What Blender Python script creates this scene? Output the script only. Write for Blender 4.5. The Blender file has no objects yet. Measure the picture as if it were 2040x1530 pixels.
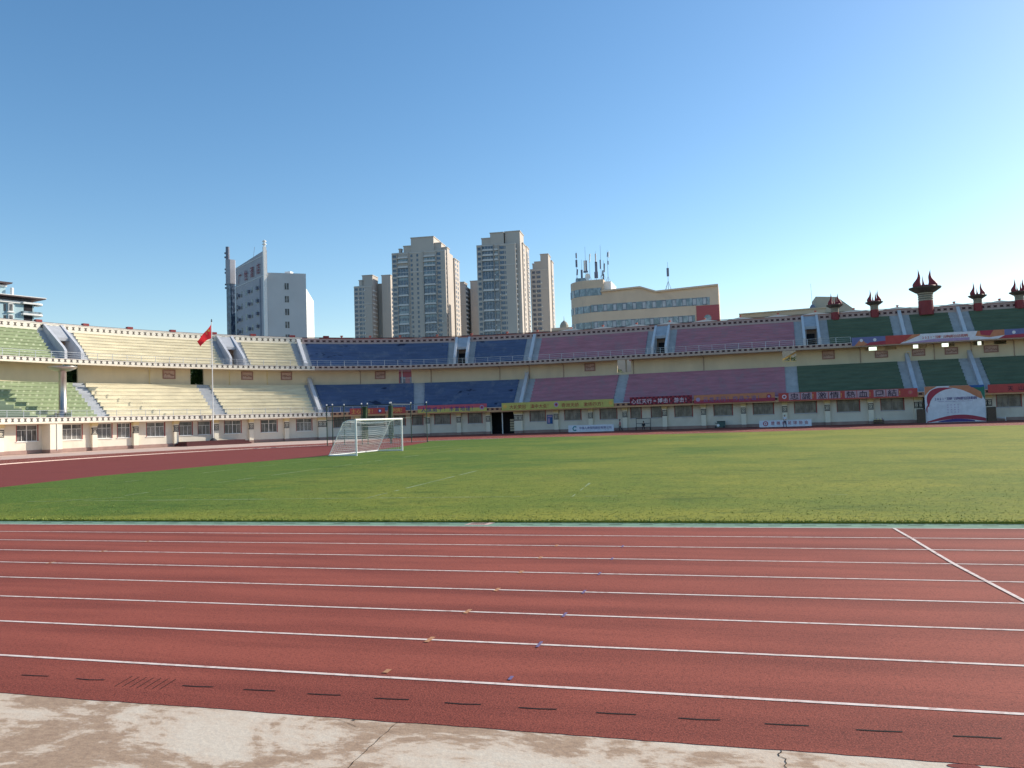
import bpy, math, random
from mathutils import Vector, Matrix
random.seed(7)
PI = math.pi
sc = bpy.context.scene
COL = sc.collection

# ------------------------------------------------------------------ camera
cam_d = bpy.data.cameras.new("camera")
cam_d.sensor_width = 36.0
cam_d.lens = 1620.0 / 2040.0 * 36.0
cam_d.clip_start = 0.1
cam_d.clip_end = 6000
cam = bpy.data.objects.new("camera", cam_d)
COL.objects.link(cam)
CH = 2.2409
_y, _p, _r = 0.26825, 0.04316, -0.03189          # yaw left, pitch up, roll
_f = Vector((-math.sin(_y) * math.cos(_p), math.cos(_y) * math.cos(_p), math.sin(_p)))
_r0 = _f.cross(Vector((0, 0, 1))).normalized()
_u0 = _r0.cross(_f)
_rt = _r0 * math.cos(_r) + _u0 * math.sin(_r)
_up = _u0 * math.cos(_r) - _r0 * math.sin(_r)
cam.matrix_world = Matrix(((_rt.x, _up.x, -_f.x, 0), (_rt.y, _up.y, -_f.y, 0), (_rt.z, _up.z, -_f.z, CH), (0, 0, 0, 1)))
sc.camera = cam

# ------------------------------------------------------------------ light
SUN_AZ = math.radians(48)      # from +Y towards +X
SUN_EL = math.radians(26)
world = bpy.data.worlds.new("World")
sc.world = world
world.use_nodes = True
wn = world.node_tree
wn.nodes.clear()
sky = wn.nodes.new("ShaderNodeTexSky")
sky.sky_type = 'NISHITA'
sky.sun_disc = False
sky.sun_elevation = SUN_EL
sky.sun_rotation = SUN_AZ
sky.air_density = 1.0
sky.dust_density = 0.45
sky.ozone_density = 1.6
sky.altitude = 0
bg = wn.nodes.new("ShaderNodeBackground")
bg.inputs[1].default_value = 0.15
wo = wn.nodes.new("ShaderNodeOutputWorld")
hs = wn.nodes.new("ShaderNodeHueSaturation")
hs.inputs['Hue'].default_value = 0.498
hs.inputs['Saturation'].default_value = 1.24
hs.inputs['Value'].default_value = 1.0
wn.links.new(sky.outputs[0], hs.inputs['Color'])
wn.links.new(hs.outputs[0], bg.inputs[0])
wn.links.new(bg.outputs[0], wo.inputs[0])
sun_d = bpy.data.lights.new("sun", 'SUN')
sun_d.energy = 5.0
sun_d.angle = math.radians(0.5)
sun_d.color = (1.0, 0.90, 0.76)
sun = bpy.data.objects.new("sun", sun_d)
COL.objects.link(sun)
_sd = Vector((math.sin(SUN_AZ) * math.cos(SUN_EL), math.cos(SUN_AZ) * math.cos(SUN_EL), math.sin(SUN_EL)))
sun.rotation_euler = _sd.to_track_quat('Z', 'Y').to_euler()
sun.location = (60, 60, 80)
sc.view_settings.view_transform = 'Standard'
sc.view_settings.look = 'None'
sc.view_settings.gamma = 1
sc.view_settings.exposure = 0.25

# ------------------------------------------------------------------ helpers
class MB:
    def __init__(self):
        self.v = []; self.f = []; self.uv = []; self.mi = []
    def add(self, vs, fs, uvs=None, mi=0):
        b = len(self.v)
        self.v += [tuple(p) for p in vs]
        for k, q in enumerate(fs):
            self.f.append(tuple(b + i for i in q))
            self.uv.append(uvs[k] if uvs else None)
            self.mi.append(mi)
    def quad(self, a, b, c, d, uv=None, mi=0):
        self.add([a, b, c, d], [(0, 1, 2, 3)], [uv] if uv else None, mi)
    def hexa(self, p, mi=0):
        self.add(p, [(0, 3, 2, 1), (4, 5, 6, 7), (0, 1, 5, 4), (1, 2, 6, 5), (2, 3, 7, 6), (3, 0, 4, 7)], None, mi)
    def box(self, x0, x1, y0, y1, z0, z1, T=None, mi=0):
        p = [(x0, y0, z0), (x1, y0, z0), (x1, y1, z0), (x0, y1, z0), (x0, y0, z1), (x1, y0, z1), (x1, y1, z1), (x0, y1, z1)]
        if T: p = [T(*q) for q in p]
        self.hexa(p, mi)
    def prism(self, poly, z0, z1, T=None, mi=0):
        n = len(poly)
        p = [(x, y, z0) for x, y in poly] + [(x, y, z1) for x, y in poly]
        if T: p = [T(*q) for q in p]
        self.add(p, [tuple(range(n - 1, -1, -1)), tuple(range(n, 2 * n))] + [(i, (i + 1) % n, n + (i + 1) % n, n + i) for i in range(n)], None, mi)
    def tube(self, a, b, r, n=6, r2=None, mi=0, caps=True):
        a = Vector(a); b = Vector(b); d = (b - a)
        if d.length < 1e-6: return
        d.normalize()
        s = d.orthogonal().normalized(); t = d.cross(s)
        r2 = r if r2 is None else r2
        p = []
        for c, rr in ((a, r), (b, r2)):
            for k in range(n):
                w = 2 * PI * k / n
                p.append(c + (s * math.cos(w) + t * math.sin(w)) * rr)
        fs = [(k, (k + 1) % n, n + (k + 1) % n, n + k) for k in range(n)]
        if caps: fs += [tuple(range(n - 1, -1, -1)), tuple(range(n, 2 * n))]
        self.add(p, fs, None, mi)
    def path(self, pts, r, n=5, mi=0):
        for a, b in zip(pts, pts[1:]): self.tube(a, b, r, n, mi=mi)
    def lathe(self, c, prof, n=20, mi=0):
        p = []; m = len(prof)
        for k in range(n):
            w = 2 * PI * k / n
            for r, z in prof: p.append((c[0] + r * math.cos(w), c[1] + r * math.sin(w), c[2] + z))
        fs = []
        for k in range(n):
            for j in range(m - 1):
                a = k * m + j; b = ((k + 1) % n) * m + j
                fs.append((a, b, b + 1, a + 1))
        self.add(p, fs, None, mi)

def finish(me, mb, mats, smooth=False):
    me.from_pydata(mb.v, [], mb.f)
    for m in (mats if isinstance(mats, (list, tuple)) else [mats]): me.materials.append(m)
    if any(mb.mi): me.polygons.foreach_set('material_index', mb.mi)
    if any(u is not None for u in mb.uv):
        l = me.uv_layers.new(name="UVMap"); dat = []
        for poly, u in zip(mb.f, mb.uv):
            for i in range(len(poly)):
                q = u[i] if u else (0.0, 0.0)
                dat += [q[0], q[1]]
        l.data.foreach_set('uv', dat)
    if smooth: me.polygons.foreach_set('use_smooth', [True] * len(me.polygons))
    me.update()

def root_of(o):
    v = Vector((0, 0, 0))
    while o is not None:
        v += o.location; o = o.parent
    return v

def obj(name, mb, mats, parent=None, local=False, smooth=False, origin=None, label=None):
    """Links one mesh object. World-space vertices unless local."""
    me = bpy.data.meshes.new(name)
    if not local:
        if parent is None:
            if origin is None:
                xs = [p[0] for p in mb.v]; ys = [p[1] for p in mb.v]; zs = [p[2] for p in mb.v]
                origin = ((min(xs) + max(xs)) / 2, (min(ys) + max(ys)) / 2, min(zs))
            o0 = Vector(origin)
        else:
            o0 = root_of(parent)
        mb.v = [(p[0] - o0.x, p[1] - o0.y, p[2] - o0.z) for p in mb.v]
    finish(me, mb, mats, smooth)
    o = bpy.data.objects.new(name, me)
    COL.objects.link(o)
    if parent is None:
        if not local: o.location = o0
    else:
        o.parent = parent
    if label: o['label'] = label
    return o

def tag(o, label=None, cat=None, group=None, kind=None):
    if label: o['label'] = label
    if cat: o['category'] = cat
    if group: o['group'] = group
    if kind: o['kind'] = kind
    return o

def empty(name, loc, label=None, cat=None, group=None, rz=0, kind=None):
    o = bpy.data.objects.new(name, None)
    COL.objects.link(o); o.location = loc; o.rotation_euler = (0, 0, rz)
    o.empty_display_size = 0.5
    return tag(o, label, cat, group, kind)

def copy_tree(o, parent=None):
    kids = [c for c in COL.objects if c.parent == o] if parent is None else list(o.children)
    c = o.copy(); COL.objects.link(c); c.parent = parent
    for k in list(o.children): copy_tree(k, c)
    return c

# ------------------------------------------------------------------ materials
def newmat(name):
    m = bpy.data.materials.new(name); m.use_nodes = True
    nt = m.node_tree; nt.nodes.clear()
    o = nt.nodes.new("ShaderNodeOutputMaterial"); b = nt.nodes.new("ShaderNodeBsdfPrincipled")
    nt.links.new(b.outputs[0], o.inputs[0])
    return m, nt, b

class NT:
    def __init__(self, nt): self.nt = nt
    def n(self, t, **kw):
        x = self.nt.nodes.new(t)
        for k, v in kw.items(): setattr(x, k, v)
        return x
    def link(self, a, b): self.nt.links.new(a, b)
    def val(self, s, x):
        if isinstance(x, (int, float)): s.default_value = x
        elif isinstance(x, tuple): s.default_value = x if len(x) == 4 or len(x) == 3 and s.type == 'VECTOR' else (*x, 1)
        else: self.link(x, s)
    def math(self, op, a, b=0.0, c=None):
        x = self.n("ShaderNodeMath", operation=op)
        self.val(x.inputs[0], a); self.val(x.inputs[1], b)
        if c is not None: self.val(x.inputs[2], c)
        return x.outputs[0]
    def mix(self, f, a, b, mode='MIX'):
        x = self.n("ShaderNodeMix", data_type='RGBA', blend_type=mode)
        self.val(x.inputs[0], f); self.val(x.inputs[6], a); self.val(x.inputs[7], b)
        return x.outputs[2]
    def coord(self, w='Object'):
        return self.n("ShaderNodeTexCoord").outputs[w]
    def pos(self):
        return self.n("ShaderNodeNewGeometry").outputs['Position']
    def mapping(self, v, scale=(1, 1, 1), loc=(0, 0, 0), rot=(0, 0, 0)):
        x = self.n("ShaderNodeMapping"); self.link(v, x.inputs[0])
        x.inputs[1].default_value = loc; x.inputs[2].default_value = rot; x.inputs[3].default_value = scale
        return x.outputs[0]
    def noise(self, v, scale=1, detail=4, rough=0.55, dist=0):
        x = self.n("ShaderNodeTexNoise"); self.link(v, x.inputs['Vector'])
        x.inputs['Scale'].default_value = scale; x.inputs['Detail'].default_value = detail
        x.inputs['Roughness'].default_value = rough; x.inputs['Distortion'].default_value = dist
        return x.outputs[0]
    def ramp(self, v, lo, hi, a=0.0, b=1.0):
        x = self.n("ShaderNodeMapRange"); self.val(x.inputs[0], v)
        x.inputs[1].default_value = lo; x.inputs[2].default_value = hi; x.inputs[3].default_value = a; x.inputs[4].default_value = b
        return x.outputs[0]
    def bump(self, h, strength, dist, b):
        x = self.n("ShaderNodeBump"); x.inputs['Strength'].default_value = strength; x.inputs['Distance'].default_value = dist
        self.link(h, x.inputs['Height']); self.link(x.outputs[0], b.inputs['Normal'])

def pm(name, col, rough=0.8, var=0.18, scale=1.5, stain=None, stain_amt=0.4, stain_scale=0.4, metal=0.0, bump=0.0, spec=0.3, st=(1, 1, 1)):
    m, nt, b = newmat(name); g = NT(nt)
    P = g.mapping(g.coord(), st)
    n1 = g.noise(P, scale, 5)
    c = g.mix(g.ramp(n1, 0.3, 0.7), tuple(x * (1 - var) for x in col), tuple(min(1, x * (1 + var)) for x in col))
    if stain:
        n2 = g.noise(P, stain_scale, 6, 0.65, 0.6)
        c = g.mix(g.math('MULTIPLY', g.ramp(n2, 0.48, 0.68), stain_amt), c, stain)
    g.val(b.inputs['Base Color'], c)
    b.inputs['Roughness'].default_value = rough; b.inputs['Metallic'].default_value = metal
    b.inputs['Specular IOR Level'].default_value = spec
    if bump: g.bump(g.noise(P, scale * 12, 3), bump, 0.02, b)
    return m

M = {}
M['lower_wall'] = pm('cream_wall', (0.72, 0.67, 0.57), 0.9, 0.05, 0.6, (0.52, 0.44, 0.34), 0.35, 0.35, bump=0.1)
M['back_wall'] = pm('yellow_cream_wall', (0.68, 0.59, 0.42), 0.9, 0.06, 0.5, (0.50, 0.43, 0.32), 0.35, 0.3, st=(1, 1, 0.35))
M['plinth'] = pm('plinth', (0.34, 0.23, 0.20), 0.85, 0.15, 1.2)
M['pillar'] = pm('pillar_paint', (0.82, 0.76, 0.62), 0.85, 0.05, 1.0)
M['capital'] = pm('capital_paint', (0.78, 0.66, 0.36), 0.85, 0.05, 1.0)
M['emblem'] = pm('emblem_black', (0.05, 0.05, 0.055), 0.7, 0.2, 4)
M['stairs'] = pm('stair_concrete', (0.42, 0.44, 0.47), 0.85, 0.10, 1.2, (0.26, 0.28, 0.30), 0.4, 0.8)
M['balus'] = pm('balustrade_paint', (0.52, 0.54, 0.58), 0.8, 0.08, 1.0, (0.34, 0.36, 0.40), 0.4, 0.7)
M['baluspale'] = pm('balustrade_pale', (0.62, 0.62, 0.63), 0.75, 0.06, 1.0, (0.5, 0.5, 0.5), 0.3, 0.7)  # paler balustrade paint
M['rail'] = pm('rail_metal', (0.55, 0.58, 0.62), 0.4, 0.1, 3, metal=0.4)
M['red_trim'] = pm('red_trim', (0.33, 0.05, 0.045), 0.6, 0.15, 2)
M['white'] = pm('white_paint', (0.80, 0.80, 0.78), 0.55, 0.04, 2)
M['steel_white'] = pm('steel_white', (0.82, 0.83, 0.82), 0.35, 0.04, 3)
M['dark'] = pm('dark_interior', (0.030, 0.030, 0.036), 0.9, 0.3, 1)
M['soffit'] = pm('soffit', (0.62, 0.55, 0.42), 0.9, 0.1, 0.6)
M['roofred'] = pm('coping_red', (0.30, 0.11, 0.10), 0.7, 0.15, 2)
M['coping'] = pm('coping_pale', (0.75, 0.70, 0.66), 0.8, 0.08, 2)
M['silver'] = pm('stainless', (0.50, 0.46, 0.42), 0.36, 0.08, 1.5, metal=0.9)
M['torchred'] = pm('torch_red', (0.24, 0.035, 0.040), 0.5, 0.15, 2)
M['torchcream'] = pm('torch_cream', (0.36, 0.33, 0.25), 0.6, 0.1, 2)
M['torchbowl'] = pm('torch_bowl', (0.10, 0.09, 0.08), 0.6, 0.2, 2)
M['darkgreenmetal'] = pm('green_metal', (0.035, 0.07, 0.05), 0.5, 0.2, 2)
M['skin'] = pm('skin', (0.45, 0.27, 0.18), 0.6, 0.05, 5)
M['hair'] = pm('hair', (0.02, 0.016, 0.014), 0.5, 0.1, 20)

def glass_mat(name, col, rough=0.12, curtain=None):
    m, nt, b = newmat(name); g = NT(nt)
    P = g.coord()
    n1 = g.noise(g.mapping(P, (1.3, 1.3, 0.8)), 1.0, 3)
    c = g.mix(g.ramp(n1, 0.45, 0.62), col, curtain or tuple(x * 1.8 for x in col))
    g.val(b.inputs['Base Color'], c)
    b.inputs['Roughness'].default_value = rough
    b.inputs['Specular IOR Level'].default_value = 0.9
    return m
M['glass'] = glass_mat('window_glass', (0.02, 0.02, 0.024), 0.3, (0.15, 0.14, 0.13))
M['glass_blue'] = glass_mat('tower_glass', (0.025, 0.045, 0.085), 0.25, (0.12, 0.17, 0.25))
M['glass_teal'] = glass_mat('office_glass', (0.10, 0.15, 0.18), 0.2, (0.26, 0.32, 0.36))

def fascia_mat(name, base, low, black, period, vc, hh, r, vlow):
    m, nt, b = newmat(name); g = NT(nt)
    uv = g.n("ShaderNodeUVMap"); uv.uv_map = 'UVMap'
    s = g.n("ShaderNodeSeparateXYZ"); g.link(uv.outputs[0], s.inputs[0])
    u, v = s.outputs[0], s.outputs[1]
    fu = g.math('SUBTRACT', g.math('FRACT', g.math('DIVIDE', u, period)), 0.5)
    du = g.math('MULTIPLY', fu, period)
    dv = g.math('SUBTRACT', v, vc)
    d2 = g.math('ADD', g.math('MULTIPLY', du, du), g.math('MULTIPLY', g.math('MULTIPLY', dv, dv), 1.25))
    outc = g.math('GREATER_THAN', d2, r * r)
    band = g.math('LESS_THAN', g.math('ABSOLUTE', dv), hh)
    blk = g.math('MULTIPLY', outc, band)
    isf = g.math('MULTIPLY', g.math('GREATER_THAN', v, -0.5), g.math('LESS_THAN', v, 90))
    blk = g.math('MULTIPLY', blk, isf)
    n1 = g.noise(g.mapping(g.coord(), (1, 1, 1)), 0.9, 5)
    bc = g.mix(g.ramp(n1, 0.3, 0.7), tuple(x * 0.9 for x in base), base)
    lc = g.mix(g.math('LESS_THAN', v, vlow), bc, low)
    g.val(b.inputs['Base Color'], g.mix(blk, lc, black))
    b.inputs['Roughness'].default_value = 0.85
    return m
M['fascia_w'] = fascia_mat('fascia_pale', (0.80, 0.76, 0.66), (0.80, 0.70, 0.56), (0.10, 0.09, 0.08), 0.76, 0.42, 0.20, 0.265, 0.17)
M['fascia_p'] = fascia_mat('fascia_pale_shaded', (0.52, 0.40, 0.34), (0.50, 0.39, 0.31), (0.075, 0.035, 0.037), 0.80, 0.44, 0.15, 0.205, 0.22)  # pale fascia again, with far-side shade put into its colours
M['fascia_o'] = fascia_mat('fascia_orange_shaded', (0.55, 0.30, 0.17), (0.62, 0.37, 0.20), (0.075, 0.03, 0.03), 0.80, 0.44, 0.15, 0.205, 0.22)  # orange paint with the far side's shade darkened into it
M['fascia_top'] = fascia_mat('fascia_top_pale', (0.80, 0.76, 0.66), (0.80, 0.73, 0.60), (0.12, 0.105, 0.085), 0.76, 0.58, 0.215, 0.275, 0.30)
M['fascia_topp'] = fascia_mat('fascia_top_pale_shaded', (0.50, 0.36, 0.33), (0.52, 0.39, 0.34), (0.075, 0.035, 0.037), 0.80, 0.52, 0.16, 0.205, 0.28)  # pale top parapet with far-side shade put into its colours

def seat_mat(name, col, worn, worn_lo, worn_amt, dots=None, rise=0.539, z0=4.0, dark=None):
    m, nt, b = newmat(name); g = NT(nt)
    uv = g.n("ShaderNodeUVMap"); uv.uv_map = 'UVMap'
    s = g.n("ShaderNodeSeparateXYZ"); g.link(uv.outputs[0], s.inputs[0])
    u, v = s.outputs[0], s.outputs[1]
    n1 = g.noise(g.mapping(uv.outputs[0], (0.35, 2.2, 1)), 1.0, 6, 0.65)
    n2 = g.noise(g.mapping(uv.outputs[0], (0.9, 0.9, 1)), 0.7, 5, 0.7)
    c = g.mix(g.ramp(n1, 0.3, 0.7), tuple(x * 0.80 for x in col), tuple(x * 1.15 for x in col))
    c = g.mix(g.math('MULTIPLY', g.ramp(n2, worn_lo, worn_lo + 0.12), worn_amt), c, worn)
    if dark:
        n4 = g.noise(g.mapping(uv.outputs[0], (0.33, 0.55, 1), (3.3, 7.1, 0)), 0.8, 3, 0.6)
        c = g.mix(g.math('MULTIPLY', g.ramp(n4, 0.615, 0.65), 0.8), c, dark)
    if dots:
        row = g.math('FLOOR', g.math('DIVIDE', g.math('SUBTRACT', v, z0), rise))
        fv = g.math('SUBTRACT', g.math('FRACT', g.math('DIVIDE', g.math('SUBTRACT', v, z0), rise)), 0.5)
        fu = g.math('SUBTRACT', g.math('FRACT', g.math('ADD', g.math('DIVIDE', u, 0.82), g.math('MULTIPLY', row, 0.37))), 0.5)
        d2 = g.math('ADD', g.math('MULTIPLY', g.math('MULTIPLY', fu, fu), 18.0), g.math('MULTIPLY', g.math('MULTIPLY', fv, fv), 12.0))
        dd = g.ramp(d2, 0.2, 1.0, 1.0, 0.0)
        n3 = g.noise(uv.outputs[0], 1.6, 2)
        dd = g.math('MULTIPLY', dd, g.ramp(n3, 0.4, 0.6, 0.15, 0.9))
        c = g.mix(dd, c, dots)
    g.val(b.inputs['Base Color'], c)
    b.inputs['Roughness'].default_value = 0.8
    b.inputs['Specular IOR Level'].default_value = 0.25
    return m
M['seat_green'] = seat_mat('seat_green', (0.30, 0.36, 0.21), (0.42, 0.45, 0.32), 0.60, 0.5, dots=(0.58, 0.62, 0.44))
M['seat_yellow'] = seat_mat('seat_yellow', (0.73, 0.66, 0.48), (0.52, 0.47, 0.34), 0.60, 0.45)
M['seat_blue'] = seat_mat('seat_blue', (0.095, 0.145, 0.27), (0.17, 0.22, 0.31), 0.52, 0.6, dark=(0.014, 0.022, 0.06))
M['seat_pink'] = seat_mat('seat_pink', (0.45, 0.215, 0.275), (0.34, 0.235, 0.28), 0.50, 0.6)
M['seat_dkgreen'] = seat_mat('seat_dark_green', (0.110, 0.160, 0.115), (0.155, 0.19, 0.145), 0.60, 0.5)

def track_mat(name, a, b_, fine=1.0, lanes=1.0):
    m, nt, b = newmat(name); g = NT(nt)
    P = g.pos()
    n1 = g.noise(g.mapping(P, (0.13, 1.0, 1)), 1.9, 4, 0.55, 0.3)        # long patches along the lanes
    n2 = g.noise(P, 0.35, 5, 0.6)
    sp = g.n("ShaderNodeSeparateXYZ"); g.link(P, sp.inputs[0])
    fy = g.math('FRACT', g.math('DIVIDE', g.math('SUBTRACT', sp.outputs[1], 6.70), 1.22))
    wear = g.math('SUBTRACT', 1.0, g.math('ABSOLUTE', g.math('SUBTRACT', g.math('MULTIPLY', fy, 2.0), 1.0)))
    wear = g.math('MULTIPLY', wear, g.math('MULTIPLY', g.math('GREATER_THAN', sp.outputs[1], 6.7), g.math('LESS_THAN', sp.outputs[1], 16.46)))
    n1 = g.math('ADD', g.math('MULTIPLY', g.math('SUBTRACT', wear, 0.42), 0.26 * lanes), n1)
    n3 = g.noise(P, 75, 3, 0.7)
    n4 = g.noise(P, 14, 3, 0.6)
    c = g.mix(g.ramp(n1, 0.32, 0.66), a, b_)
    c = g.mix(g.math('MULTIPLY', g.ramp(n2, 0.35, 0.7), 0.35), c, tuple(x * 0.72 for x in a))
    c = g.mix(g.ramp(n3, 0.38, 0.66, 0.0, 0.65), c, tuple(x * 1.6 for x in b_))
    n7 = g.noise(P, 38, 2, 0.6)
    c = g.mix(g.ramp(n7, 0.50, 0.72, 0.0, 0.55), c, tuple(x * 0.45 for x in a))
    c = g.mix(g.ramp(n4, 0.5, 0.8, 0.0, 0.3), c, tuple(x * 0.6 for x in a))
    scuff = g.noise(g.mapping(P, (0.5, 2.6, 1), rot=(0, 0, 0.12)), 1.3, 7, 0.75, 0.8)
    c = g.mix(g.ramp(scuff, 0.62, 0.78, 0.0, 0.40), c, tuple(min(1, x * 1.25 + 0.03) for x in b_))
    g.val(b.inputs['Base Color'], c)
    b.inputs['Roughness'].default_value = 0.85
    b.inputs['Specular IOR Level'].default_value = 0.25
    g.bump(n3, 0.55 * fine, 0.006, b)
    return m
M['track'] = track_mat('track_rubber', (0.135, 0.027, 0.018), (0.330, 0.080, 0.050))
M['track_dark'] = track_mat('field_event_rubber', (0.175, 0.032, 0.024), (0.235, 0.046, 0.035))
M['greenstrip'] = pm('green_rubber', (0.19, 0.31, 0.21), 0.9, 0.18, 3.0, (0.13, 0.21, 0.15), 0.4, 1.2, bump=0.2)
M['line'] = pm('line_paint', (0.82, 0.68, 0.60), 0.8, 0.10, 14, (0.38, 0.15, 0.11), 0.6, 9)
M['orange'] = pm('orange_paint', (0.50, 0.24, 0.12), 0.8, 0.15, 30)
M['bluemark'] = pm('blue_paint', (0.18, 0.14, 0.26), 0.8, 0.2, 30)
M['slot'] = pm('slot_dark', (0.012, 0.008, 0.008), 0.9, 0.2, 5)

def concrete_mat():
    m, nt, b = newmat('stained_concrete'); g = NT(nt)
    P = g.pos()
    n1 = g.noise(g.mapping(P, (1.0, 1.5, 1), rot=(0, 0, 0.15)), 0.75, 8, 0.66, 0.5)
    n2 = g.noise(P, 26, 4, 0.7)
    n3 = g.noise(P, 0.35, 3)
    n5 = g.noise(g.mapping(P, (1.0, 2.2, 1)), 5.0, 6, 0.7, 0.4)
    grad = g.n("ShaderNodeSeparateXYZ"); g.link(P, grad.inputs[0])
    bias = g.ramp(grad.outputs[0], -5.5, 0.5, 0.060, -0.07)        # browner growth towards the left end
    k = g.math('ADD', g.math('ADD', n1, bias), g.math('MULTIPLY', g.math('SUBTRACT', n5, 0.5), 0.30))
    c = g.mix(g.ramp(n2, 0.3, 0.7), (0.60, 0.51, 0.40), (0.74, 0.64, 0.50))
    c = g.mix(g.ramp(n3, 0.4, 0.7, 0.0, 0.3), c, (0.66, 0.46, 0.31))
    c = g.mix(g.ramp(k, 0.40, 0.50, 0.0, 0.45), c, (0.58, 0.41, 0.28))
    n8 = g.noise(g.mapping(P, (1.0, 1.6, 1)), 11, 6, 0.8)
    kk = g.math('ADD', k, g.math('MULTIPLY', g.math('SUBTRACT', n8, 0.5), 0.16))
    c = g.mix(g.math('MULTIPLY', g.ramp(kk, 0.49, 0.545), 0.85), c, g.mix(g.ramp(n8, 0.4, 0.6), (0.29, 0.175, 0.105), (0.42, 0.275, 0.17)))
    g.val(b.inputs['Base Color'], c)
    b.inputs['Roughness'].default_value = 0.92
    g.bump(g.math('ADD', n2, g.math('MULTIPLY', n1, 0.5)), 0.35, 0.01, b)
    return m
M['concrete'] = concrete_mat()
M['pavement'] = pm('pale_pavement', (0.64, 0.47, 0.39), 0.9, 0.08, 0.6, (0.38, 0.30, 0.26), 0.4, 0.4)
M['ground'] = pm('dull_ground', (0.16, 0.15, 0.12), 0.95, 0.2, 0.05)

def grass_mat():
    m, nt, b = newmat('pitch_grass'); g = NT(nt)
    P = g.pos()
    sep = g.n("ShaderNodeSeparateXYZ"); g.link(P, sep.inputs[0])
    n1 = g.noise(g.mapping(P, (0.5, 0.5, 1)), 0.22, 5, 0.6, 0.3)
    n2 = g.noise(P, 1.1, 6, 0.7, 0.4)
    n3 = g.noise(P, 22, 5, 0.75)
    n6 = g.noise(P, 7, 4, 0.7)
    dry_sunward = g.math('ADD', g.math('MULTIPLY', n1, 0.9), g.ramp(sep.outputs[0], -30, 14, -0.16, 0.26))  # yellow-olive towards the right paints sunward light into the dry-grass tone
    edge = g.ramp(sep.outputs[1], 17.1, 19.6, 0.24, 0.0)
    dry_sunward = g.math('ADD', g.math('ADD', dry_sunward, edge), g.math('MULTIPLY', g.math('SUBTRACT', n2, 0.5), 0.45))
    c = g.mix(g.ramp(dry_sunward, 0.35, 0.75), (0.066, 0.138, 0.014), (0.275, 0.262, 0.032))
    c = g.mix(g.ramp(n3, 0.42, 0.72, 0.0, 0.5), c, (0.36, 0.42, 0.09))
    c = g.mix(g.ramp(n6, 0.50, 0.70, 0.0, 0.7), c, (0.028, 0.058, 0.010))
    dk = g.noise(g.mapping(P, (0.45, 1.1, 1), (5, 2, 0)), 0.55, 6, 0.7)
    c = g.mix(g.ramp(dk, 0.55, 0.68, 0.0, 0.6), c, (0.035, 0.088, 0.014))
    br = g.noise(g.mapping(P, (0.3, 0.9, 1), (9, 4, 0)), 0.9, 6, 0.75)
    c = g.mix(g.ramp(br, 0.58, 0.72, 0.0, 0.45), c, (0.20, 0.17, 0.055))
    g.val(b.inputs['Base Color'], c)
    b.inputs['Roughness'].default_value = 0.9
    b.inputs['Specular IOR Level'].default_value = 0.15
    g.bump(n3, 0.6, 0.03, b)
    return m
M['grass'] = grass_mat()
M['pitchline'] = pm('faded_lime_line', (0.27, 0.34, 0.16), 0.9, 0.3, 8, (0.10, 0.16, 0.05), 0.8, 3)

def blade_mat(name, a, b_):
    m, nt, b = newmat(name); g = NT(nt)
    n = g.noise(g.pos(), 1.2, 5, 0.7)
    g.val(b.inputs['Base Color'], g.mix(g.ramp(n, 0.35, 0.65), a, b_))
    b.inputs['Roughness'].default_value = 0.7
    b.inputs['Specular IOR Level'].default_value = 0.2
    return m
M['blade'] = blade_mat('grass_blade', (0.14, 0.23, 0.035), (0.32, 0.33, 0.08))
M['leaf'] = blade_mat('tree_leaf', (0.030, 0.070, 0.016), (0.075, 0.120, 0.030))
M['trunk'] = pm('bark', (0.12, 0.085, 0.06), 0.9, 0.25, 5)

# ------------------------------------------------------------------ stand curve
# s runs along the foot of the ground-floor wall, n outward from the field, z up.
NS, DS, S0 = 450, 0.5, -35.0
_KS = (-35, 15, 40, 60, 80, 100, 120, 150, 190)
_KV = (0.012246, 0.011408, 0.013325, 0.0295, 0.02043, 0.001893, -0.00224, 0.000233, 0.002237)
def _kap(s):
    for i in range(len(_KS) - 1):
        if s <= _KS[i + 1]: return _KV[i] + (_KV[i + 1] - _KV[i]) * (s - _KS[i]) / (_KS[i + 1] - _KS[i])
    return _KV[-1]
_a = []; acc = 0
for i in range(NS): acc += _kap(S0 + i * DS) * DS; _a.append(PI / 2 - acc)
_i0 = int(round(-S0 / DS))
_off = _a[_i0] - PI / 2
_a = [t - _off for t in _a]
_X = []; _Y = []; cx = cy = 0
for t in _a:
    cx += math.cos(t) * DS; cy += math.sin(t) * DS
    _X.append(cx); _Y.append(cy)
_dx = -80.17946 - _X[_i0]; _dy = 61.45214 - _Y[_i0]
_X = [x + _dx for x in _X]; _Y = [y + _dy for y in _Y]

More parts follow.
